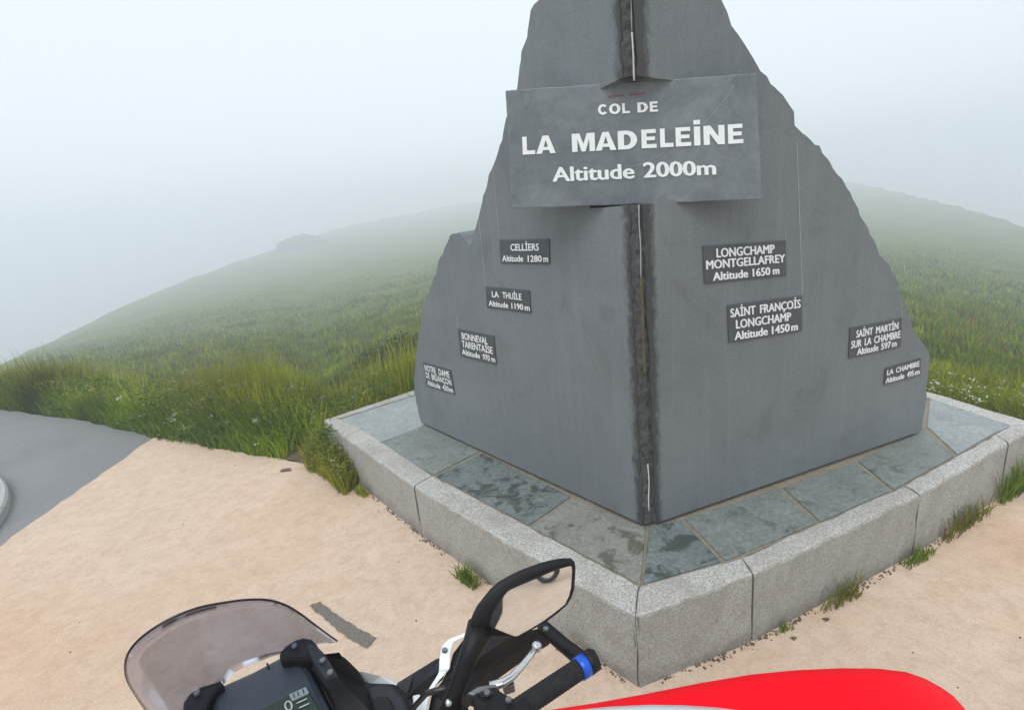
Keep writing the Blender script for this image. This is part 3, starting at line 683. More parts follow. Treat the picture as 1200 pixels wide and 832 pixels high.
# dashboard
dpx = [(246, 818), (250, 809), (262, 800), (296, 785), (330, 767), (340, 765), (352, 770), (364, 784), (378, 812), (398, 850), (330, 884), (268, 905), (252, 860)]
dz = 1.05
dash = slab_px('dashboard', dpx, dz, DASH, 0.05, 0.008)
hoodz = dz + 0.004
slab_px('display', [(297, 834), (356, 803), (368, 818), (388, 852), (330, 884), (306, 868)], dz + 0.0055, LCD, 0.006, 0.0015, dash)
td = MB()
onD = lambda p, off=0: onz(p, dz + 0.0065 + off)
put_text(td, '0', [(331.5, 823), (340.5, 818.5), (344.5, 830), (335.5, 834.5)], onD, 0.0, 0.02)
td.build('digits', LCD_W, dash)
slab_px('display_tile', [(338.5, 813), (358.5, 803.8), (362, 811), (342, 820.5)], dz + 0.0075, LCD_G, 0.004, 0.0006, dash)
tm = MB()
for (a, c, d_) in ((343, 815, 4), (348, 812.5, 4), (354, 809.5, 5)):
    tm.sheet([onz(p, dz + 0.0085) for p in [(a, c - 2.5), (a + 1.2, c - 3), (a + 2.6, c + 2), (a + 1.4, c + 2.6)]])
tm.build('tile_marks', LCD, dash)
tm = MB()
for y in (823, 828.5):
    tm.sheet([onz(p, dz + 0.0068) for p in [(347 + (y - 822) * .5, y), (359 + (y - 822) * .5, y - 5.5), (359.6 + (y - 822) * .5, y - 4.4), (347.6 + (y - 822) * .5, y + 1.1)]])
tm.build('tick_lines', LCD_W, dash)
MB().tube([onz((313, 777), dz + 0.001), onz((315, 783), dz + 0.001)], 0.0012, 6).build('vent_notch', BLK, dash)
# black inner fairing to the right of the dash
slab_px('inner_fairing', [(352, 768), (372, 764), (397, 765), (404, 766), (420, 784), (430, 797), (464, 799), (476, 810), (490, 834), (480, 880), (410, 885), (392, 842), (374, 800)], [1.05, 1.05, 1.045, 1.04, 1.02, 1.01, 1.0, 1.0, 1.0, 1.0, 1.0, 1.02, 1.04], BLK, 0.06, 0.006)
slab_px('fairing_seam_panel', [(430, 806), (446, 800), (460, 803), (474, 818), (480, 840), (446, 850)], 1.012, GREY_P, 0.012, 0.004)
slab_px('storage_lid', [(433, 818), (444, 812), (456, 815), (463, 830), (452, 842), (440, 842)], 1.018, BLK, 0.012, 0.004)
# white side fairing under it
MB().prism([onz(p, z) for p, z in [((410, 781), .98), ((424, 786), .98), ((446, 791), .965), ((468, 797.5), .955), ((478, 812), .95), ((486, 822), .95), ((494, 840), .93), ((470, 850), .93), ((430, 806), .96)]], (0, 0, -0.04)).build('side_fairing', WHITE, bike, bevel=0.006, seg=3)
# handguard: black shell, white spine, dark strut, outer bar
slab_px('handguard_brace', [(463, 800), (484, 787), (510, 771), (519, 768), (518, 783), (500, 795), (484, 808), (476, 818)], [1.0, 1.0, 1.0, 1.0, 1.0, 1.0, .99, .99], GREY_P, 0.02, 0.003)
gpx = [(500, 836), (505, 812), (517, 797), (526, 780), (530, 764), (545, 744), (560, 738), (600, 742), (646, 731), (642, 738), (604, 762), (575, 782), (556, 800), (541, 816), (536, 836)]
gz = [1.04, 1.05, 1.06, 1.07, 1.075, 1.08, 1.08, 1.07, 1.05, 1.045, 1.045, 1.045, 1.045, 1.045, 1.045]
slab_px('handguard', gpx, [z - 0.035 for z in gz], BLK, 0.028, 0.005)
wl = [(490, 838), (494, 824), (503, 806), (513, 790), (514.5, 783), (515, 772), (516.5, 762), (519.5, 755), (526, 748.5), (536, 744.5), (547, 739.5)]
wr = [(499, 838), (503, 818), (511, 802), (522, 789), (527, 783), (527.5, 773), (528, 764), (529.5, 758), (532, 752.5), (539, 748.5), (549, 744.5)]
wz = [1.02, 1.025, 1.03, 1.035, 1.04, 1.045, 1.05, 1.05, 1.05, 1.05, 1.05]
spl, spr = catmull([(*p, z) for p, z in zip(wl, wz)], 3), catmull([(*p, z) for p, z in zip(wr, wz)], 3)
mb = MB(); mb.grid([[onz(l[:2], l[2] - 0.022), onz(l[:2], l[2] - 0.001), onz(l[:2] * .9 + r[:2] * .1, l[2]), onz(l[:2] * .1 + r[:2] * .9, l[2]), onz(r[:2], r[2] - 0.001), onz(r[:2], r[2] - 0.022)] for l, r in zip(spl, spr)], True, True)
mb.build('handguard_spine', WHITE, bike)
slab_px('handguard_mount', [(483, 814), (492, 812), (495, 824), (490, 836), (484, 826)], 0.985, WHITE, 0.015, 0.002)
g_end = onz((690, 776), 1.05); g_in = onz((600, 836), 1.05); gax = (g_end - g_in).normalized()
g_rad = 0.0116
MB().tube([onz((636, 734), 1.03), onz((660, 755), 1.035), onz((682, 772), 1.045), g_end + gax * 0.006], [0.0095, 0.0095, 0.010, 0.012], 10).build('handguard_bar', BLK, bike, True)
hb = [bk(-0.10, 0.40, 0.985), bk(0.10, 0.40, 0.985), bk(0.17, 0.405, 1.0), g_in - gax * 0.03, g_in]
lb = [bk(-0.10, 0.40, 0.985), bk(-0.17, 0.405, 1.0), bk(-0.235, 0.38, 1.05), bk(-0.37, 0.31, 1.05)]
MB().tube(hb, 0.011, 12).build('handlebar', BLK, bike, True)
MB().tube(lb, 0.011, 12).build('handlebar', BLK, bike, True)
def ribbed(a, c, r, n=72, k=0.0004):
    pts = [a.lerp(c, i / n) for i in range(n + 1)]
    return MB().tube(pts, [r + (k if i % 3 else -k) for i in range(n + 1)], 20)
ring0 = g_end - gax * 0.010
grip = ribbed(g_in + gax * 0.002, ring0 - gax * 0.003, g_rad).build('grip', RUBBER, bike, True)
MB().tube([ring0 - gax * 0.006, ring0 - gax * 0.0055, ring0 + gax * 0.0055, ring0 + gax * 0.006], [g_rad + 0.0005, g_rad + 0.0018, g_rad + 0.0018, g_rad + 0.0005], 24).build('end_ring', BLUE, grip, True)
MB().tube([ring0 + gax * 0.006, ring0 + gax * 0.007, ring0 + gax * 0.018, ring0 + gax * 0.021], [g_rad, g_rad + 0.0022, g_rad + 0.0018, g_rad * 0.7], 24).build('bar_end', BLK, grip, True)
lg = ribbed(bk(-0.25, 0.372, 1.05), bk(-0.36, 0.315, 1.05), g_rad).build('grip', RUBBER, bike, True)
# switchgear, master cylinder, brake lever
slab_px('switch_housing', [(552, 812), (574, 804), (584, 806), (604, 818), (612, 812), (622, 822), (608, 850), (560, 850)], 1.065, BLK, 0.04, 0.006)
slab_px('master_cylinder', [(505, 836), (515, 824), (536, 820), (550, 826), (556, 850), (510, 860)], 1.06, BLK, 0.04, 0.006)
MB().ellipsoid(onz((526, 823), 1.085), 0.004, 0.004, 0.004).build('cover_screw', ALU, bike, True)
slab_px('lever_bracket', [(545, 812), (560, 803), (578, 800), (586, 804), (574, 806), (556, 815)], 1.06, STEEL, 0.02, 0.003)
lv = [(574, 804), (590, 799.5), (600, 793), (612, 780), (621, 769), (628, 759)]
MB().tube([onz(p, 1.055) for p in lv], [0.006, 0.0055, 0.005, 0.0045, 0.004, 0.004], 10, 0.8).build('brake_lever', ALU, bike, True)
MB().ellipsoid(onz((629.2, 757.5), 1.055), 0.0068, 0.0068, 0.0068).build('lever_ball', ALU, bike, True)
slab_px('lever_adjuster', [(588, 801), (602, 797), (603, 803), (591, 807)], 1.05, STEEL, 0.01, 0.001)
# hose and bolts
MB().tube([onz((541, 818), 1.05), onz((520, 806), 1.075), onz((500, 812), 1.06), onz((478, 836), 1.02), onz((455, 870), 0.98)], 0.0036, 8).build('brake_hose', BLK_S, bike, True)
MB().tube([onz((578, 822), 1.05), onz((560, 842), 1.03), onz((520, 872), 0.99)], 0.003, 8).build('throttle_cable', BLK_S, bike, True)
for p, z in (((640, 737), 1.044), ((521, 762), 1.052), ((571, 812), 1.068), ((596, 820), 1.068), ((378, 774), 1.077), ((387, 788), 1.077), ((231, 812), 1.063), ((345, 757), 1.068)):
    c = onz(p, z); MB().tube([c, c + UP * 0.0022], [0.0042, 0.0036], 6).build('bolt', STEEL, bike)
MB().prism([onz(p, 1.067) for p in [(559, 812), (573, 807), (580, 811), (566, 817)]], (0, 0, -.004)).build('switch_button', GREY_P, bike, bevel=0.001)
# right mirror
mcen = onz((622, 702), 1.165)
tgt = bk(0.40, -3.6, -0.08)                      # what the top of the glass looks at: the rear wheel on the ground
din = (onz((640, 668), 1.178) - Vector(CAMP)).normalized(); dout = (tgt - mcen).normalized()
MIR_R = 0.9
MN = (dout - din).normalized()
onM = lambda p, off=0.0: onpl(p, mcen + MN * off, MN)
m_out = [(671, 656), (674, 659), (675, 666), (673.5, 691), (670, 701), (665, 709), (655, 718), (639, 730), (622, 739), (606, 746), (599, 747), (590, 746), (569, 745.5), (560, 744), (553, 739), (552, 731), (555, 722), (560, 712), (568, 702), (576, 692), (585, 684), (597, 677), (609, 671), (622, 666), (636, 661), (648, 658), (660, 656)]
m_gl = [(667, 660), (669.5, 662), (670, 667), (668.5, 686), (666, 696), (661, 706), (648, 716), (634, 726), (620, 734.5), (606, 742.5), (602, 743.5), (594, 740.5), (584, 736.5), (575, 732.5), (572.5, 729), (572.8, 724), (576, 714.5), (580.5, 706), (586, 698), (592, 690), (596, 687), (608, 681.5), (624, 675), (638, 669), (652, 663.5)]
P = [onM(p) for p in m_out]; mc = sum(P, Vector()) / len(P)
mb = MB(); mb.grid([[p.lerp(mc, s) - MN * d for p in P] for s, d in ((0.06, -0.002), (0.0, 0.001), (0.0, 0.005), (0.14, 0.012), (0.42, 0.019), (0.75, 0.022))], True, True)
mir = mb.build('mirror', BLK, bike, True)
gq = [onM(p, 0.0) for p in m_gl]; gc = sum(gq, Vector()) / len(gq)
def convex(p): return p + MN * (0.0048 - (p - gc).length_squared / (2 * MIR_R) + 0.0012)
MB().grid([[convex(gc.lerp(p, s)) for p in gq] for s in (0.002, .15, .3, .45, .6, .75, .9, 1.0)], True, False).build('mirror_glass', MIRROR, mir, True)
mr = [convex(p) for p in gq + gq[:1]]
MB().tube(mr, 0.0011, 6).build('mirror_trim', BLK, mir, True)
MB().tube([onz((566, 742), 1.145) - MN * 0.012, onz((556, 752), 1.14), onz((546, 776), 1.125), onz((535, 806), 1.095), onz((527, 832), 1.06)], [0.016, 0.0125, 0.0095, 0.0085, 0.012], 12).build('mirror_stem', BLK, bike, True)
MB().tube([bk(-0.24, 0.40, 1.06), bk(-0.27, 0.46, 1.15)], 0.008, 8).build('mirror_stem', BLK, bike, True)
MB().ellipsoid(bk(-0.30, 0.47, 1.18), 0.075, 0.02, 0.05, Matrix.Rotation(R_(27), 3, 'Z')).build('mirror', BLK, bike, True)

# rest of the machine, under and behind the frame of the picture
def wheel(y, r, wd):
    o = MB().lathe(bk(0, y, r), RV, [(-wd * .5, r * .82), (-wd * .5, r * .90), (-wd * .3, r * .985), (0, r), (wd * .3, r * .985), (wd * .5, r * .90), (wd * .5, r * .82), (0, r * .78), (-wd * .5, r * .82)], 64).build('wheel', RUBBER, bike, True)
    mb = MB(); c = bk(0, y, r)
    mb.lathe(c, RV, [(-.045, r * .82), (-.04, r * .76), (0.0, r * .74), (.04, r * .76), (.045, r * .82)], 48)
    mb.build('rim', GREY_P, o, True)
    mb = MB()
    for k in range(16):
        a = 2 * math.pi * k / 16; a2 = a + (0.35 if k % 2 else -0.35)
        mb.tube([c + (FV * math.cos(a) + UP * math.sin(a)) * 0.04 + RV * (.03 if k % 2 else -.03), c + (FV * math.cos(a2) + UP * math.sin(a2)) * r * .76], 0.0025, 5)
    mb.build('spokes', STEEL, o)
    MB().lathe(c, RV, [(-.06, .001), (-.06, .04), (-.02, .045), (.02, .045), (.06, .04), (.06, .001)], 24).build('hub', STEEL, o, True)
    MB().lathe(c + RV * 0.075, RV, [(-.003, .06), (-.003, .12), (.003, .12), (.003, .06), (-.003, .06)], 40).build('brake_disc', STEEL, o)
    return o
wheel(0.90, 0.32, 0.09); wheel(-0.62, 0.31, 0.14)
for s in (-1, 1):
    MB().tube([bk(s * .1, .90, .32), bk(s * .1, .62, .92)], [.028, .028], 14).build('fork_leg', ALU, bike, True)
MB().grid([[bk(x, .90 + .345 * math.sin(a), .32 + .345 * math.cos(a)) for x in (-.06, -.045, 0, .045, .06)] for a in [R_(-62 + 9 * k) for k in range(12)]]).build('front_fender', WHITE, bike, True)
MB().prism([bk(-.13, .62, .80), bk(.13, .62, .80), bk(.11, .74, .84), bk(-.11, .74, .84)], None, [bk(-.12, .54, 1.0), bk(.12, .54, 1.0), bk(.10, .64, 1.0), bk(-.10, .64, 1.0)]).build('headlight', GREY_P, bike, bevel=0.02, seg=3)
MB().grid([[bk(wd * math.cos(a), y, z + h * math.sin(a)) for a in [2 * math.pi * k / 20 for k in range(20)]] for (y, wd, z, h) in ((.36, .06, .86, .08), (.28, .10, .86, .12), (.15, .11, .86, .13), (0, .09, .84, .10), (-.08, .07, .82, .06))], True, True).build('fuel_tank', WHITE, bike, True)
MB().grid([[bk(wd * math.cos(a), y, z + h * math.sin(a)) for a in [2 * math.pi * k / 16 for k in range(16)]] for (y, wd, z, h) in ((-.04, .09, .83, .05), (-.2, .12, .83, .05), (-.42, .15, .85, .05), (-.72, .14, .90, .05), (-.82, .06, .92, .03))], True, True).build('seat', BLK, bike, True)
MB().box(bk(-.02, .12, .48), .22, .42, .36, Matrix.Rotation(R_(27), 3, 'Z')).build('engine', STEEL, bike, bevel=0.04, seg=3)
MB().tube([bk(0, .36, .40), bk(0, .42, .62), bk(0, .40, .92)], .03, 10).build('frame', BLK, bike, True)
for s in (-1, 1):
    MB().tube([bk(s * .09, 0, .36), bk(s * .10, -.62, .31)], .022, 8).build('swingarm', ALU, bike, True)
MB().tube([bk(-.14, -.25, .42), bk(-.15, -.45, .55), bk(-.16, -.78, .66)], [.03, .05, .055], 16).build('exhaust', STEEL, bike, True)
MB().tube([bk(-.08, -.05, .35), bk(-.22, -.02, .16), bk(-.30, 0.0, .012)], .011, 8).build('side_stand', BLK, bike, True)

def copy_tree(o, parent=None):
    c = o.copy(); C.objects.link(c); c.parent = parent
    for ch in list(o.children): copy_tree(ch, c)
    return c
twin = copy_tree(bike); tp = bk(0.60, -3.6, 0) - Matrix.Rotation(R_(-20), 3, 'Z') @ Vector((0, .9, 0)); twin.location = tp; twin.rotation_euler = (0, 0, R_(-20))
twin['label'] = 'second motorcycle parked behind, only its front wheel showing in the mirror'
bike['group'] = twin['group'] = 'motorcycles at the pass'

# ------------------------------------------------------------------ rider's helmet peak, close below the lens
hel = tag(empty('motorcycle_helmet', at((900, 900), 0.42)), 'glossy red helmet peak with white shell close to the lens at the bottom right', 'helmet')
pe = [(560, 845), (640, 832), (700, 823), (760, 812), (820, 800), (880, 790), (930, 785), (985, 782.5), (1030, 783), (1062, 787), (1085, 795), (1103, 805), (1117, 815), (1130, 829), (1140, 846), (1146, 862)]
rows = []
for k, (d, dy) in enumerate(((0.405, 10), (0.40, 1.5), (0.392, 0), (0.38, 9), (0.365, 30), (0.345, 64), (0.32, 110), (0.285, 190), (0.255, 300))):
    rows.append([at((p[0] + (850 - p[0]) * (0.0006 * dy), p[1] + dy), d + 0.03 * math.sin(math.pi * i / 15)) for i, p in enumerate(pe)])
pk = MB().grid(rows).build('peak', RED, hel, True)
pk.modifiers.new('thick', 'SOLIDIFY').thickness = 0.004
rows = []
wh = [(620, 850), (650, 837), (680, 831), (715, 827.5), (760, 825.5), (800, 826), (840, 828.5), (875, 833), (905, 842), (930, 856)]
for k, (d, dy) in enumerate(((0.335, 6), (0.325, 0), (0.315, 4), (0.30, 24), (0.28, 60))):
    rows.append([at((p[0], p[1] + dy), d + 0.02 * math.sin(math.pi * i / 9)) for i, p in enumerate(wh)])
MB().grid(rows).build('shell', WHITE, hel, True).modifiers.new('thick', 'SOLIDIFY').thickness = 0.004

MB().ellipsoid((0.10, -0.04, 1.35), 0.112, 0.135, 0.118, None, 40, 24).build('crown', WHITE, hel, True)
MB().ellipsoid((0.10, -0.01, 1.305), 0.095, 0.125, 0.055, None, 36, 16).build('visor', BLK_S, hel, True)
MB().ellipsoid((0.10, 0.01, 1.235), 0.088, 0.130, 0.045, None, 36, 16).build('chin_guard', RED, hel, True)

# ------------------------------------------------------------------ grass and plants
def blades(P, H, W, lean, colA, colB, tipk=1.25, rootk=0.55, curl=0.5):
    """P (n,3) roots; three-triangle blades, each with its own tint"""
    n = len(P); a = rng.uniform(0, 2 * np.pi, n); ca, sa = np.cos(a), np.sin(a)
    side = np.stack([-sa, ca, np.zeros(n)], 1) * (W * 0.5)[:, None]
    ld = rng.uniform(0, 2 * np.pi, n); L = (lean * H)[:, None] * np.stack([np.cos(ld), np.sin(ld), np.zeros(n)], 1)
    up = np.array([0, 0, 1.0])
    mid = P + L * 0.35 + up * (H * 0.58)[:, None]; tip = P + L * (1 + curl * 0) + up * (H * (1 - 0.25 * lean))[:, None]
    V = np.stack([P - side, P + side, mid - side * 0.8, mid + side * 0.8, tip], 1).reshape(-1, 3)
    b = (np.arange(n) * 5)[:, None]
    T = np.concatenate([b + [0, 1, 3], b + [0, 3, 2], b + [2, 3, 4]])
    t = rng.uniform(0, 1, (n, 1)); c = colA * (1 - t) + colB * t; c = c * rng.uniform(0.75, 1.25, (n, 1))
    return V, T, np.repeat(c, 5, axis=0)
def patchy(x, y, s, seed):
    return np.array([mnoise.noise((a * s, b * s, seed)) for a, b in zip(x, y)])
def scatter(n, a0, a1, r0, r1, off_lo=0.0, power=1.0):
    """n roots between verge edge + r0 and r1 metres past it, directions a0..a1 degrees"""
    a = np.radians(rng.uniform(a0, a1, n)); d0 = np.interp(a, _va, _vd)
    u = rng.uniform(0, 1, n) ** power; d = d0 + r0 + u * (r1 - r0)
    x, y = np.sin(a) * d, np.cos(a) * d
    z = np.array([hz(p, q) for p, q in zip(x, y)]) - 0.01
    return np.stack([x, y, z], 1), d - d0
EPC = onz((356, 536))
def in_base(P):
    c = np.array([base_c.x, base_c.y]); q = P[:, :2]
    ok = np.ones(len(P), bool); n = len(outer)
    for i in range(n):
        a, b_ = outer[i], outer[(i + 1) % n]
        ok &= ((b_.x - a.x) * (q[:, 1] - a.y) - (b_.y - a.y) * (q[:, 0] - a.x)) > -0.012
    return ok | (np.hypot(q[:, 0] - EPC.x, (q[:, 1] - EPC.y) * 0.8) < 0.13)
G1, G2, G3, G4 = np.array([.068, .148, .008]), np.array([.195, .265, .012]), np.array([.40, .37, .018]), np.array([.17, .125, .04])
def meadow(name, parts):
    Vs, Ts, Cs, k = [], [], [], 0
    for V, T, c in parts: Vs.append(V); Ts.append(T + k); Cs.append(c); k += len(V)
    return np_mesh(name, np.concatenate(Vs), np.concatenate(Ts), FOL, np.concatenate(Cs))
def tint(P, base, amt=1.0):
    n1 = patchy(P[:, 0], P[:, 1], 1.3, 4.0)[:, None]; n2 = patchy(P[:, 0], P[:, 1], 3.1, 9.0)[:, None]
    return np.clip(base * (1 + 1.15 * n1 * amt) + np.array([.10, .06, .0]) * np.clip(n2, 0, 1) * amt, 0.012, 0.5)
def grass_part(n, a0, a1, r0, r1, hlo, hhi, w_, A, B, power=1.0, lean=(0.15, 0.6), ramp_h=True):
    P, dd = scatter(n, a0, a1, r0, r1, power=power)
    keep = ~in_base(P); P, dd = P[keep], dd[keep]
    n = len(P); pn = patchy(P[:, 0], P[:, 1], 1.1, 2.0)
    H = rng.uniform(hlo, hhi, n) * (1 + 0.55 * pn)
    if ramp_h: H *= np.clip(0.45 + dd * 1.6, 0.45, 1.0)
    return blades(P, H, w_ * rng.uniform(0.7, 1.3, n), rng.uniform(*lean, n), tint(P, A), tint(P, B))
big = []
big.append(grass_part(46000, -56, -8, 0.0, 1.7, .22, .50, .008, G1, G2))
big.append(grass_part(9000, -56, -8, 0.25, 1.8, .30, .58, .006, G2, G3, lean=(0.05, 0.35)))
big.append(grass_part(4200, -56, -8, 0.3, 2.4, .40, .70, .006, G3, G2 * .8 + G4 * .3, lean=(0.02, 0.25)))
big.append(grass_part(14000, 30, 62, 0.0, 2.5, .12, .30, .008, G1, G2))
big.append(grass_part(7000, 30, 62, 0.3, 3.5, .16, .34, .006, G2, G3))
tag(meadow('tall_verge_grass', big), 'tall unmown green and yellow grass along the edge of the sandy path', 'grass', kind='stuff')
far = []
far.append(grass_part(42000, -56, 60, 1.5, 7, .10, .24, .012, G1, G2, ramp_h=False, power=0.8))
far.append(grass_part(36000, -56, 60, 5, 22, .12, .26, .028, G1, G2, ramp_h=False, power=0.8))
far.append(grass_part(16000, -56, 60, 2, 20, .12, .30, .016, G3 * 0.8, G4 * 1.1, ramp_h=False, power=0.8))
far.append(grass_part(18000, -56, 60, 18, 60, .15, .30, .07, G1, G2, ramp_h=False))
P, dd = scatter(60000, -56, 60, 1.5, 45, power=0.75)
pk_ = patchy(P[:, 0], P[:, 1], 0.55, 21.0) + 0.6 * patchy(P[:, 0], P[:, 1], 1.7, 33.0); P = P[(pk_ > 0.28) & ~in_base(P)]; dk = np.hypot(P[:, 0], P[:, 1])
far.append(blades(P, rng.uniform(.12, .34, len(P)), np.clip(.004 + dk * .0012, .008, .05), rng.uniform(.2, .8, len(P)), np.array([.045, .085, .012]), np.array([.085, .125, .022])))
P, dd = scatter(40000, -56, 60, 2, 45, power=0.75)
pk_ = patchy(P[:, 0], P[:, 1], 0.42, 55.0) + 0.6 * patchy(P[:, 0], P[:, 1], 1.4, 70.0); P = P[(pk_ > 0.30) & ~in_base(P)]; dk = np.hypot(P[:, 0], P[:, 1])
far.append(blades(P, rng.uniform(.10, .26, len(P)), np.clip(.004 + dk * .001, .007, .04), rng.uniform(.1, .5, len(P)), np.array([.26, .22, .06]), np.array([.19, .13, .06])))
tag(meadow('hillside_grass', far), 'short tufted grass covering the foggy hillside', 'grass', kind='stuff')

def leaves(P, size, A, B, flat=0.5):
    n = len(P); a = rng.uniform(0, 2 * np.pi, n)
    u = np.stack([np.cos(a), np.sin(a), rng.uniform(-0.4, 0.7, n)], 1); u /= np.linalg.norm(u, axis=1)[:, None]
    nrm = np.stack([rng.normal(0, flat, n), rng.normal(0, flat, n), np.ones(n)], 1); v = np.cross(nrm, u); v /= np.linalg.norm(v, axis=1)[:, None]
    s = size[:, None]
    V = np.stack([P, P + u * s * .5 + v * s * .32, P + u * s * 1.05, P + u * s * .5 - v * s * .32], 1).reshape(-1, 3)
    b_ = (np.arange(n) * 4)[:, None]; T = np.concatenate([b_ + [0, 1, 2], b_ + [0, 2, 3]])
    t_ = rng.uniform(0, 1, (n, 1)); c = (A * (1 - t_) + B * t_) * rng.uniform(.7, 1.3, (n, 1))
    return V, T, np.repeat(c, 4, axis=0)
wd = []
P, dd = scatter(26000, -44, -14, -0.03, 1.0); P = P[~in_base(P)]
pn = patchy(P[:, 0], P[:, 1], 1.6, 12.0); P = P[pn > -0.15]
P[:, 2] += rng.uniform(0.0, 0.22, len(P)) * np.clip(0.35 + patchy(P[:, 0], P[:, 1], 2.3, 5.0) + 0.4, 0.1, 1)
wd.append(leaves(P, rng.uniform(.018, .045, len(P)), np.array([.045, .110, .012]), np.array([.12, .20, .025])))
P, dd = scatter(34000, -48, -13, 0.1, 1.7); P = P[~in_base(P)]
pn = patchy(P[:, 0], P[:, 1], 1.2, 41.0); P = P[pn > -0.2]; P[:, 2] += rng.uniform(0.05, 0.42, len(P))
wd.append(leaves(P, rng.uniform(.012, .032, len(P)), np.array([.035, .085, .010]), np.array([.13, .19, .015]), 0.9))
P, dd = scatter(9000, 33, 60, 0.0, 2.2); P = P[~in_base(P)]; P[:, 2] += rng.uniform(0, 0.16, len(P))
wd.append(leaves(P, rng.uniform(.02, .045, len(P)), np.array([.040, .090, .014]), np.array([.10, .16, .03])))
tag(meadow('broadleaf_weeds', wd), 'low dark green broad leaved weeds at the foot of the tall grass', 'weeds', kind='stuff')

def flowers(spots, hlo, hhi, s, col, per=9, spread=.02):
    parts = []
    P = np.asarray(spots); n = len(P); H = rng.uniform(hlo, hhi, n)
    parts.append(blades(P, H, np.full(n, .003), rng.uniform(0, .15, n), G1, G2))
    V0 = parts[0][0].reshape(n, 5, 3)[:, 4]
    Q = np.repeat(V0, per, axis=0) + rng.normal(0, 1, (n * per, 3)) * np.array([spread, spread, spread * .35])
    parts.append(leaves(Q, np.full(len(Q), s) * rng.uniform(.7, 1.3, len(Q)), col * .85, col, 0.4))
    return parts
fl = []
P, dd = scatter(120, -38, -16, 0.02, 0.8); fl += flowers(P[~in_base(P)], .12, .32, .016, np.array([.62, .64, .56]), 7, .014)
P, dd = scatter(80, 38, 56, 0.3, 2.4); fl += flowers(P[~in_base(P)], .16, .32, .016, np.array([.60, .63, .55]), 8, .018)
P, dd = scatter(110, -50, -18, 0.4, 1.8); fl += flowers(P, .35, .55, .012, np.array([.45, .46, .38]), 12, .03)
P, dd = scatter(170, -48, -12, 0.1, 1.2); fl += flowers(P[~in_base(P)], .22, .42, .015, np.array([.42, .40, .05]), 7, .02)
P, dd = scatter(60, 36, 58, 0.5, 4); fl += flowers(P[~in_base(P)], .18, .3, .015, np.array([.42, .38, .05]), 6, .02)
tag(meadow('wildflowers', fl), 'small white and yellow wildflowers scattered in the verge', 'wildflowers', kind='stuff')

# island turf
a_ = rng.uniform(0, 2 * np.pi, 9000); r_ = np.sqrt(rng.uniform(0, 1, 9000)) * (ir - 0.13)
P = np.stack([ic.x + np.cos(a_) * r_, ic.y + np.sin(a_) * r_, np.full(9000, .04)], 1); P = P[P[:, 0] > -5.5]
tag(meadow('island_grass', [blades(P, rng.uniform(.04, .11, len(P)), np.full(len(P), .006), rng.uniform(.1, .7, len(P)), G1, G2)]), 'short grass inside the kerbed island', 'grass', kind='stuff')

# single tufts growing out of the foot of the granite kerb
def tuft(name, c, n, h, spread, label, cat='grass tuft', A=G1, B=G2, dirv=None, group=None):
    c = Vector(c); d = dirv or Vector((1, 0, 0))
    q = np.clip(rng.normal(0, 1, (n, 2)), -1.7, 1.7)
    P = np.array([[c.x + d.x * a * spread - d.y * b_ * .012, c.y + d.y * a * spread + d.x * b_ * .012, 0.0] for a, b_ in q])
    P -= np.array([c.x, c.y, 0]); wv = in_base(P + np.array([c.x, c.y, 0])); P = P[~wv]
    V, T, col = blades(P, rng.uniform(.35, 1.0, len(P)) * h, np.full(len(P), .0042), rng.uniform(.15, .9, len(P)), A, B)
    Vw = V + np.array([c.x, c.y, 0])
    o = np_mesh(name, V, T, FOL, col); o.location = (c.x, c.y, 0.004)
    return tag(o, label, cat, group)
kd = lambda a, b_: (b_ - a).normalized()
dl = kd(outer[2], outer[3]); dr = kd(outer[4], outer[5])
gk = 'grass tufts along the granite kerb'
tuft('grass_tuft', onz((548, 683)), 170, .11, .035, 'bushy green grass tuft at the kerb foot just left of the motorcycle mirror', dirv=dl, group=gk)
tuft('grass_tuft', onz((424, 580)), 90, .09, .03, 'small olive grass tuft against the left kerb nearest the tall verge', A=G2, B=G3 * .8, dirv=dl, group=gk)
tuft('grass_tuft', onz((668, 768)), 50, .07, .03, 'brownish grass tuft behind the blue ringed grip at the kerb foot', A=G2 * .7, B=G4, dirv=dl, group=gk)
tuft('grass_tuft', onz((916, 738)), 60, .05, .02, 'tiny grass tuft right of the first joint on the right kerb', dirv=dr, group=gk)
tuft('grass_tuft', onz((985, 706)), 110, .13, .06, 'thin spreading grass tuft with long dry stalks under the right kerb', A=G2 * .8, B=G4, dirv=dr, group=gk)
tuft('grass_tuft', onz((1075, 657)), 130, .07, .05, 'bright green grass tuft at the second joint of the right kerb', dirv=dr, group=gk)
tuft('grass_tuft', onz((1130, 618)), 220, .16, .10, 'long leaning grass tuft under the last granite stone at right', A=G2 * .8, B=G4, dirv=kd(outer[5], outer[6]), group=gk)
tuft('grass_tuft', onz((1190, 578)), 260, .26, .09, 'tallest green grass tuft at the far right corner of the plinth', dirv=kd(outer[5], outer[6]), group=gk)
# yellow green clump at the left corner of the plinth
cP, cd = scatter(5200, -24.2, -19.5, -0.12, 0.55); cP = cP[~in_base(cP)]
Vp, Tp, Cp = leaves(cP + np.stack([np.zeros(len(cP)), np.zeros(len(cP)), rng.uniform(0, .22, len(cP))], 1), rng.uniform(.012, .03, len(cP)), np.array([.11, .15, .02]), np.array([.24, .23, .035]))
b1, b2, b3 = blades(cP[:1600], rng.uniform(.1, .3, 1600), np.full(1600, .005), rng.uniform(.1, .6, 1600), G2, G3)
o = np_mesh('leafy_clump', np.concatenate([Vp, b1]), np.concatenate([Tp, b2 + len(Vp)]), FOL, np.concatenate([Cp, b3]))
tag(o, 'yellow green leafy clump crowding the left corner of the granite plinth', 'plant')
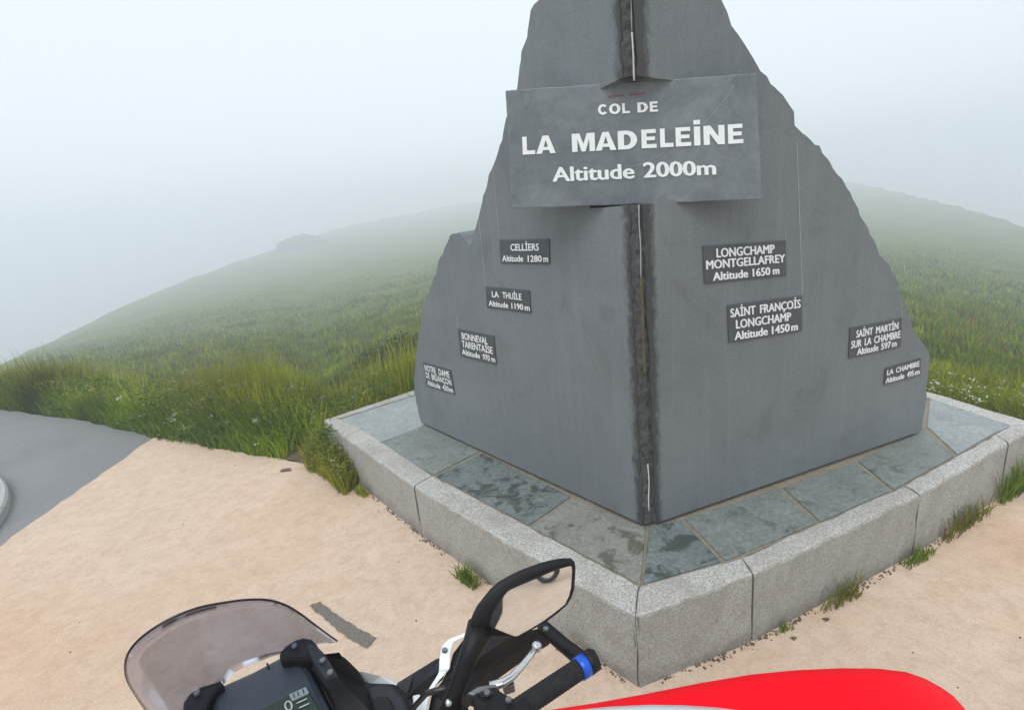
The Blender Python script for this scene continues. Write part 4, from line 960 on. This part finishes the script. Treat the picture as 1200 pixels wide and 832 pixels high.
# one tall stalk rising above the verge
sp_ = onz((318, 533), 0.0); sp_ = Vector((sp_.x * 1.18, sp_.y * 1.18, 0)); sp_.z = hz(sp_.x, sp_.y)
sk = tag(empty('dock_plant', sp_), 'single tall dark seed stalk standing above the left verge grass', 'plant')
V, T, c = blades(np.array([[0, 0, 0.0]] * 3), np.array([.80, .78, .7]), np.full(3, .009), np.array([.03, .05, .08]), G1, G1 * .8)
o = np_mesh('stem', V, T, FOL, c); o.parent = sk
P = np.stack([rng.normal(0, .018, 260), rng.normal(0, .018, 260), rng.uniform(.42, .82, 260)], 1)
V, T, c = leaves(P, np.full(260, .013), np.array([.05, .075, .02]), np.array([.085, .09, .03])); o = np_mesh('seed_head', V, T, FOL, c); o.parent = sk
P = np.stack([rng.normal(0, .03, 30), rng.normal(0, .03, 30), rng.uniform(.05, .4, 30)], 1)
V, T, c = leaves(P, rng.uniform(.05, .11, 30), G1, G2); o = np_mesh('leaves', V, T, FOL, c); o.parent = sk

# far outcrop on the left hill
def rock(name, c, rx, ry, rz, label, seed=0):
    bm = bmesh.new(); bmesh.ops.create_icosphere(bm, subdivisions=4, radius=1)
    for v in bm.verts:
        p = v.co.copy(); k = 1 + 0.18 * mnoise.noise(p * 1.6 + Vector((seed, 0, 0))) + 0.12 * mnoise.noise(p * 4 + Vector((seed, 3, 0))) + 0.06 * mnoise.noise(p * 11)
        v.co = Vector((p.x * rx * k, p.y * ry * k, max(-0.3, p.z) * rz * k))
    me = bpy.data.meshes.new(name); bm.to_mesh(me); bm.free()
    o = link(name, me, ROCK); o.location = c; return tag(o, label, 'rock')
def on_hill(p, d):
    dd = ray(*p); a = math.atan2(dd[0], dd[1]); return Vector((math.sin(a) * d, math.cos(a) * d, hz(math.sin(a) * d, math.cos(a) * d)))
q = on_hill((354, 285), 172); rock('rock_outcrop', q, 7.6, 5.5, 3.9, 'grey rock outcrop fading into fog on the left hill skyline', 7)
# dark low shrubs beside the left slab
def shrub(p, d, r, h, label):
    c = on_hill(p, d); n = 2600
    g_ = rng.normal(0, 1, (n, 3)); g_ /= np.linalg.norm(g_, axis=1)[:, None]
    P = g_ * np.array([r, r, h]) * (rng.uniform(.55, 1.05, (n, 1)) * (1 + .35 * np.array([mnoise.noise(Vector(v) * 2.2 + Vector((d, 0, 0))) for v in g_])[:, None])); P[:, 2] = np.abs(P[:, 2])
    V, T, col = leaves(P, rng.uniform(.04, .09, n), np.array([.028, .055, .016]), np.array([.065, .095, .028]), 1.0)
    o = np_mesh('low_shrub', V, T, FOL, col); o.location = c
    return tag(o, label, 'shrub', 'low shrubs on the left slope')
shrub((474, 400), 9.0, .55, .42, 'dark low shrub against the left edge of the stone slab')
shrub((440, 408), 9.8, .40, .26, 'flatter dark shrub a step left of the one touching the slab')

# loose bits on the path
n = 260
px_ = np.stack([rng.uniform(-2.9, 3.4, n), rng.uniform(0.3, 3.6, n)], 1)
mb = MB(); cnt = 0
for x, y in px_:
    a = math.atan2(x, y); d0 = float(np.interp(a, _va, _vd))
    if math.hypot(x, y) > d0 - .05 or in_base(np.array([[x, y, 0]]))[0]: continue
    s = random.choice([.0012, .0015, .0018, .002, .0025, .0035]); an = random.uniform(0, 3.1)
    u, v = Vector((math.cos(an), math.sin(an), 0)) * s * random.uniform(.8, 1.6), Vector((-math.sin(an), math.cos(an), 0)) * s
    c = Vector((x, y, .0045)); mb.prism([c - u - v * .6, c + u * .7 - v, c + u + v * .5, c - u * .4 + v], None, [c - u * .5 - v * .3 + UP * s, c + u * .4 - v * .5 + UP * s, c + u * .5 + v * .3 + UP * s, c - u * .2 + v * .5 + UP * s])
tag(mb.build('loose_grit', rock_mat('grit', (0.07, 0.05, 0.04), (0.17, 0.13, 0.10), 60)), 'dark grit and crumbs strewn over the sandy path', 'grit', kind='stuff')
# line of dark dirt and crumbs caught along the foot of the kerb
mb = MB()
for k in list(range(0, 7)):
    o0, o1 = outer[k], outer[k + 1]; dv = (o1 - o0).normalized(); nv = Vector((dv.y, -dv.x, 0))
    for _ in range(int((o1 - o0).length * 190)):
        t_ = random.random(); off = 0.002 + abs(random.gauss(0, 0.011)); c = o0.lerp(o1, t_) + nv * off; c.z = 0.0045
        if mnoise.noise(c * 5) < -0.12: continue
        s_ = random.choice([.0015, .002, .003, .0035, .005]); an = random.uniform(0, 3.1)
        u, v = Vector((math.cos(an), math.sin(an), 0)) * s_ * random.uniform(.8, 1.7), Vector((-math.sin(an), math.cos(an), 0)) * s_
        mb.prism([c - u - v * .6, c + u * .7 - v, c + u + v * .5, c - u * .4 + v], None, [c - u * .5 - v * .3 + UP * s_, c + u * .4 - v * .5 + UP * s_, c + u * .5 + v * .3 + UP * s_, c - u * .2 + v * .5 + UP * s_])
tag(mb.build('kerb_dirt', rock_mat('damp_dirt', (0.13, 0.10, 0.07), (0.28, 0.22, 0.165), 50)), 'line of dark dirt and crumbs along the foot of the granite kerb', 'dirt', kind='stuff')
def leaf_litter(p, s, label):
    c = onz(p, 0.006); a = random.uniform(0, 3)
    pts = [c + Vector((math.cos(a + t) * s * r, math.sin(a + t) * s * r * .6, .002 + .004 * abs(math.sin(t)))) for t, r in zip([k * .785 for k in range(8)], (1, .7, .9, .6, 1.1, .7, .8, .7))]
    return tag(MB().prism(pts, (0, 0, -.0015)).build('dead_leaf', EARTH), label, 'dead leaf', 'dead leaves on the path')
leaf_litter((930, 748), .014, 'dead brown leaf fallen on the sand nearest the right kerb joint')
leaf_litter((968, 726), .016, 'dead brown leaf lying beside the thin stalky grass tuft')
leaf_litter((335, 551), .05, 'flat brown smear of leaf litter on the sand below the bare earth')

# ------------------------------------------------------------------ fog
HB = [(-450, -120), (450, -120), (450, 450), (-450, 450)]
hm = bpy.data.materials.new('fog'); hm.use_nodes = True; hn = hm.node_tree; hn.nodes.clear()
pv = hn.nodes.new('ShaderNodeVolumePrincipled'); pv.inputs['Color'].default_value = (0.905, 0.945, 1.0, 1); pv.inputs['Density'].default_value = 0.0098; pv.inputs['Anisotropy'].default_value = 0.0
ho = hn.nodes.new('ShaderNodeOutputMaterial'); hn.links.new(pv.outputs[0], ho.inputs['Volume'])
tag(MB().prism([Vector((x, y, -92)) for x, y in HB], (0, 0, 92 + 14)).build('haze', hm), kind='stuff')
